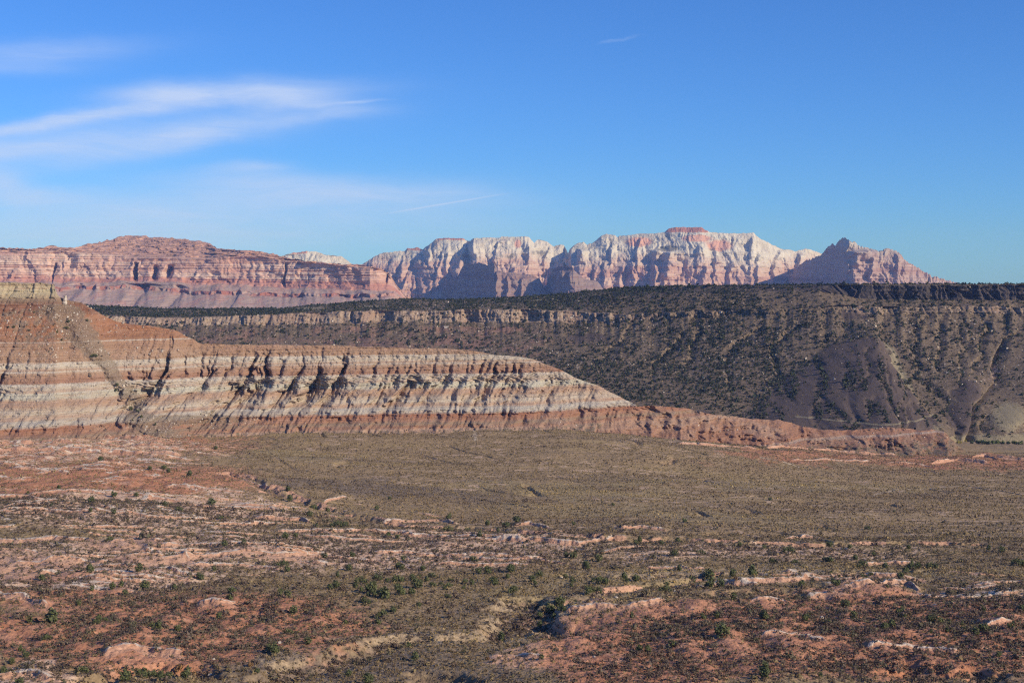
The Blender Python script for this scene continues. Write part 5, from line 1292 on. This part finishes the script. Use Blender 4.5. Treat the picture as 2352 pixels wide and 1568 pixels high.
# ---- trees along the river at the right ------------------------------------------
COTC = [crown_mesh('cottonwood_crown', k, 420, .075, M_COT, 900 + i) for i, k in enumerate(('round', 'spreading', 'forked'))]
YELC = crown_mesh('yellow_crown', 'spreading', 420, .075, M_YEL, 950)
riv = [(2203, 1018, 4.2, 'y'), (2214, 1014, 4.6, 'y'), (2232, 1018, 4.6, 'c'), (2246, 1019, 5.6, 'c'), (2258, 1020, 6.4, 'c'), (2270, 1021, 6.0, 'c'), (2281, 1020, 5.4, 'c'), (2292, 1019, 5.8, 'c'), (2304, 1019, 5.2, 'c'), (2316, 1020, 4.8, 'c'), (2330, 1021, 5.6, 'c'), (2344, 1022, 5.8, 'c'), (2358, 1022, 5.6, 'c'), (2374, 1022, 5.0, 'c')]
ng = 0; ny = 0
for i, (x, y, hm, k) in enumerate(riv):
    D_ = gpD(x, y); X_ = (x - 1176) / FPX * D_
    z_ = float(ground_eval(np.array([X_]), np.array([D_]), False)[0])
    t = make_tree('cottonwood_tree', (X_, D_, z_ - .1), hm, hm * 1.35, YELC if k == 'y' else COTC[i % 3], TRUNK['round'], RNG.uniform(0, 6))
    if k == 'y':
        tag(t, ('left' if ny == 0 else 'right') + ' of two yellow leaved trees at the foot of the red end ridge', 'tree', 'yellow riverside trees'); ny += 1
    else:
        tag(t, f'{ORD[ng]} green cottonwood in the riverside row by the red end ridge', 'tree', 'green riverside trees'); ng += 1

# ---- rusty brush in the washes -------------------------------------------------------
RUSTC = [crown_mesh('rust_bush', k, 220, .085, M_RUST, 970 + i) for i, k in enumerate(('round', 'spreading'))]
for (x, y, hm, lab) in ((412, 1520, 2.4, 'rust coloured bush in the thicket under the bottom left red bank'), (445, 1524, 2.2, 'second rust coloured bush right of the thicket under the bottom left bank'), (575, 1522, 1.6, 'rust brown bush at the left end of the buff slope'),
                        (1545, 1340, 1.8, 'rust coloured bush above the centre wash'), (1590, 1341, 1.7, 'rust coloured bush beside the upper wash right of centre'), (1690, 1338, 1.8, 'rust coloured bush by the large juniper clump on the right'),
                        (1925, 1252, 1.8, 'rust red bush under the plain at the right'), (1950, 1254, 1.6, 'smaller rust red bush under the plain at the right'), (1120, 1520, 1.3, 'ochre bush beside the bottom red mound')):
    D_ = gpD(x, y); X_ = (x - 1176) / FPX * D_
    z_ = float(ground_eval(np.array([X_]), np.array([D_]), False)[0])
    o = add('rust_bush', RUSTC[RNG.randint(2)]); o.location = (X_, D_, z_ - .1); o.scale = (hm * 1.9, hm * 1.4, hm); o.rotation_euler = (0, 0, RNG.uniform(0, 6))
    tag(o, lab, 'bush', 'rusty bushes along the washes')

# ---- rocks ---------------------------------------------------------------------------
import bmesh
def rock_mesh(name, seed, sq=(1, .8, .7)):
    bm = bmesh.new(); bmesh.ops.create_icosphere(bm, subdivisions=3, radius=1)
    r_ = np.random.RandomState(seed); o3 = r_.uniform(0, 50, 3)
    pl = [(Vector(r_.normal(0, 1, 3)).normalized(), r_.uniform(.55, .85)) for _ in range(7)]
    for v in bm.verts:
        for n_, d_ in pl:
            k = v.co.dot(n_) - d_
            if k > 0: v.co -= n_ * k
        v.co *= 1 + .12 * float(perlin(np.array([v.co.x * 2 + o3[0]]), np.array([v.co.y * 2 + v.co.z * 1.7 + o3[1]]))[0])
        v.co = Vector((v.co.x * sq[0], v.co.y * sq[1], v.co.z * sq[2]))
    me = bpy.data.meshes.new(name); bm.to_mesh(me); bm.free(); me.materials.append(M_ROCK); return me
RK = [rock_mesh('boulder', 40 + k) for k in range(4)]
for (x, y, s_, lab) in ((490, 1508, .8, 'pale boulder on the buff slope right of the bottom left bank'), (483, 1527, .9, 'pale boulder below another on the buff slope near the bottom left bank'), (1888, 1421, 1.4, 'white boulder on red scrub under the right ledges'),
                        (1415, 1384, 1.0, 'white boulder on the brown rise above the red cut bank'), (1550, 1360, .8, 'pale boulder on the sage rise right of the wash'), (1290, 1322, .8, 'pale boulder in front of the brown flat'), (800, 1183, 1.0, 'pale boulder on the gully bank under the plain'),
                        (757, 1162, 1.0, 'white boulder by the red gully trees'), (1365, 1522, .6, 'small white stone on the red bottom slope'), (1240, 1522, .6, 'small pale stone above the bottom red mound'), (984, 1200, .9, 'pale boulder on the long pink bank'), (643, 1482, .9, 'pale boulder beside the brown sage juniper')):
    D_ = gpD(x, y); X_ = (x - 1176) / FPX * D_
    z_ = float(ground_eval(np.array([X_]), np.array([D_]), False)[0])
    o = add('boulder', RK[RNG.randint(4)]); o.location = (X_, D_, z_ + .1 * s_); o.scale = (s_, s_, s_); o.rotation_euler = (RNG.uniform(-.3, .3), 0, RNG.uniform(0, 6))
    tag(o, lab, 'rock', 'boulders on the desert floor')
# rock pinnacle beside the butte cap
p_ = on_loft(149, 697, rX, rY, rZ)
bm = bmesh.new(); bmesh.ops.create_cone(bm, cap_ends=True, segments=14, radius1=2.6, radius2=1.4, depth=9.5)
bmesh.ops.subdivide_edges(bm, edges=[e for e in bm.edges if abs(e.verts[0].co.z - e.verts[1].co.z) > 1], cuts=9)
for v in bm.verts:
    k = 1 + .28 * float(perlin(np.array([v.co.x * .5 + 3]), np.array([v.co.z * .55 + v.co.y * .4]))[0]) + .14 * math.sin(v.co.z * 1.7)
    v.co.x = v.co.x * k * 1.05 + .25 * math.sin(v.co.z * .4); v.co.y *= k
bmesh.ops.recalc_face_normals(bm, faces=bm.faces)
me = bpy.data.meshes.new('rock_pinnacle'); bm.to_mesh(me); bm.free(); me.materials.append(M_ROCK)
o = add('rock_pinnacle', me); o.location = (p_[0], p_[1] - 1, p_[2] + 3.4)
tag(o, 'pale rock pinnacle standing beside the cap of the left butte', 'rock')
# rubble on the debris slopes
wq = np.clip(rTal * 1.2 + .3 * smooth(rYY, 690, 715) * (rPX < 380) * (rYY < 850) + .06, 0, 1)
p, r, c = surface_sample(rX, rY, rZ, wq[:-1, :-1], 5200, rng)
def chunk(seed):
    r_ = np.random.RandomState(seed); v = np.array([(-1, -1, -1), (1, -1, -1), (1, 1, -1), (-1, 1, -1), (-1, -1, 1), (1, -1, 1), (1, 1, 1), (-1, 1, 1)], float) * .5
    v += r_.uniform(-.18, .18, v.shape)
    q = [(4, 5, 6, 7), (0, 1, 5, 4), (1, 2, 6, 5), (2, 3, 7, 6), (3, 0, 4, 7)]
    return np.concatenate([v[list(a)] for a in q]), np.zeros(20)
me = scatter_mesh('rubble', [chunk(k) for k in range(5)], p, rng.lognormal(-.65, .5, len(p)), M_ROCK, np.zeros(len(p)) + .5)
tag(add('rubble', me), 'pale rubble strewn over the debris slopes of the banded hill', 'rubble', kind='stuff')
wq = np.clip(.25 * mAT['ledge'] + .14 * smooth(mT, 3.9, 4.2) * (mT < 5.3) * (1 - mAT['basalt']) + .02, 0, 1)
p, r, c = surface_sample(mX, mY, mZ, wq[:-1, :-1], 7000, rng)
me = scatter_mesh('rubble', [chunk(k) for k in range(5)], p, rng.lognormal(-.1, .5, len(p)), M_ROCK, np.zeros(len(p)) + .5)
tag(add('rubble', me), 'fallen pale blocks on the mesa slopes', 'rubble', kind='stuff')

# ---- faint tracks over the plain ---------------------------------------------------
M_PATH, _N, _b = material('track_dust'); _N.link(_N.ramp(_N.noise(_N.pos(), .35, 4), [(.35, (.36, .27, .18)), (.65, (.56, .44, .31))]), _b.inputs['Base Color'])
for pts, w_, lab in (([(2000, 1136), (2030, 1127), (2075, 1123), (2120, 1119), (2170, 1117), (2215, 1115), (2260, 1109)], 1.5, 'pale dirt track across the right of the sage plain'),
                     ([(1030, 981), (1045, 990), (1068, 996), (1082, 1004), (1092, 1013)], 2.2, 'short pale trail winding down from the banded hill'),
                     ([(1745, 1055), (1775, 1059), (1805, 1066), (1840, 1074)], 2.4, 'white wash streak on the far edge of the plain'),
                     ([(700, 1064), (780, 1070), (860, 1075), (930, 1080), (1010, 1086)], 1.2, 'faint track on the left of the sage plain')):
    q = np.array([((x - 1176) / FPX * gpD(x, y), gpD(x, y)) for x, y in pts])
    t = np.concatenate([[0], np.cumsum(np.hypot(*np.diff(q, axis=0).T))]); tt = np.arange(0, t[-1], .8)
    cx_, cy_ = np.interp(tt, t, q[:, 0]), np.interp(tt, t, q[:, 1])
    cx_ += fbm(tt / 14, tt * 0, 3, 160) * 2.2; cy_ += fbm(tt / 14, tt * 0, 3, 161) * 5
    tx, ty = np.gradient(cx_), np.gradient(cy_); L_ = np.hypot(tx, ty); nx_, ny_ = -ty / L_, tx / L_
    ww = w_ * (.6 + .5 * np.clip(fbm(tt / 9, tt * 0, 2, 162) + .4, 0, 1))
    off = np.linspace(-1, 1, 5)[:, None]
    XX = cx_[None] + off * nx_[None] * ww[None]; YY = cy_[None] + off * ny_[None] * ww[None]
    ZZ = ground_eval(XX.ravel(), YY.ravel(), False).reshape(XX.shape) + .16
    me = mesh_from('path', np.stack([XX, YY, ZZ], -1).reshape(-1, 3), grid_faces(*XX.shape), M_PATH, True)
    tag(add('path', me), lab, 'path', kind='structure')
# ------------------------------------------------------------------ air
def build_haze():
    zlo, zhi = -304.0, 560.0
    co = [(-16600, -300, zlo), (16600, -300, zlo), (16600, 17300, zlo), (-16600, 17300, zlo), (-16600, -300, zhi), (16600, -300, zhi), (16600, 17300, zhi), (-16600, 17300, zhi)]
    fc = [(0, 3, 2, 1), (4, 5, 6, 7), (0, 1, 5, 4), (1, 2, 6, 5), (2, 3, 7, 6), (3, 0, 4, 7)]
    m = bpy.data.materials.new('haze'); m.use_nodes = True
    nt = m.node_tree; nt.nodes.clear()
    v = nt.nodes.new('ShaderNodeVolumePrincipled')
    v.inputs['Color'].default_value = (.33, .49, 1.0, 1)
    v.inputs['Absorption Color'].default_value = (1, 1, 1, 1)
    v.inputs['Density'].default_value = HAZE
    o = nt.nodes.new('ShaderNodeOutputMaterial'); nt.links.new(v.outputs[0], o.inputs['Volume'])
    m.volume_intersection_method = 'FAST' if hasattr(m, 'volume_intersection_method') else None
    ob = add('haze', mesh_from('haze', co, fc, m, False))
    tag(ob, 'thin bluish air over the valley', 'haze', kind='stuff')
HAZE = 2.6e-5
if HAZE > 0: build_haze()
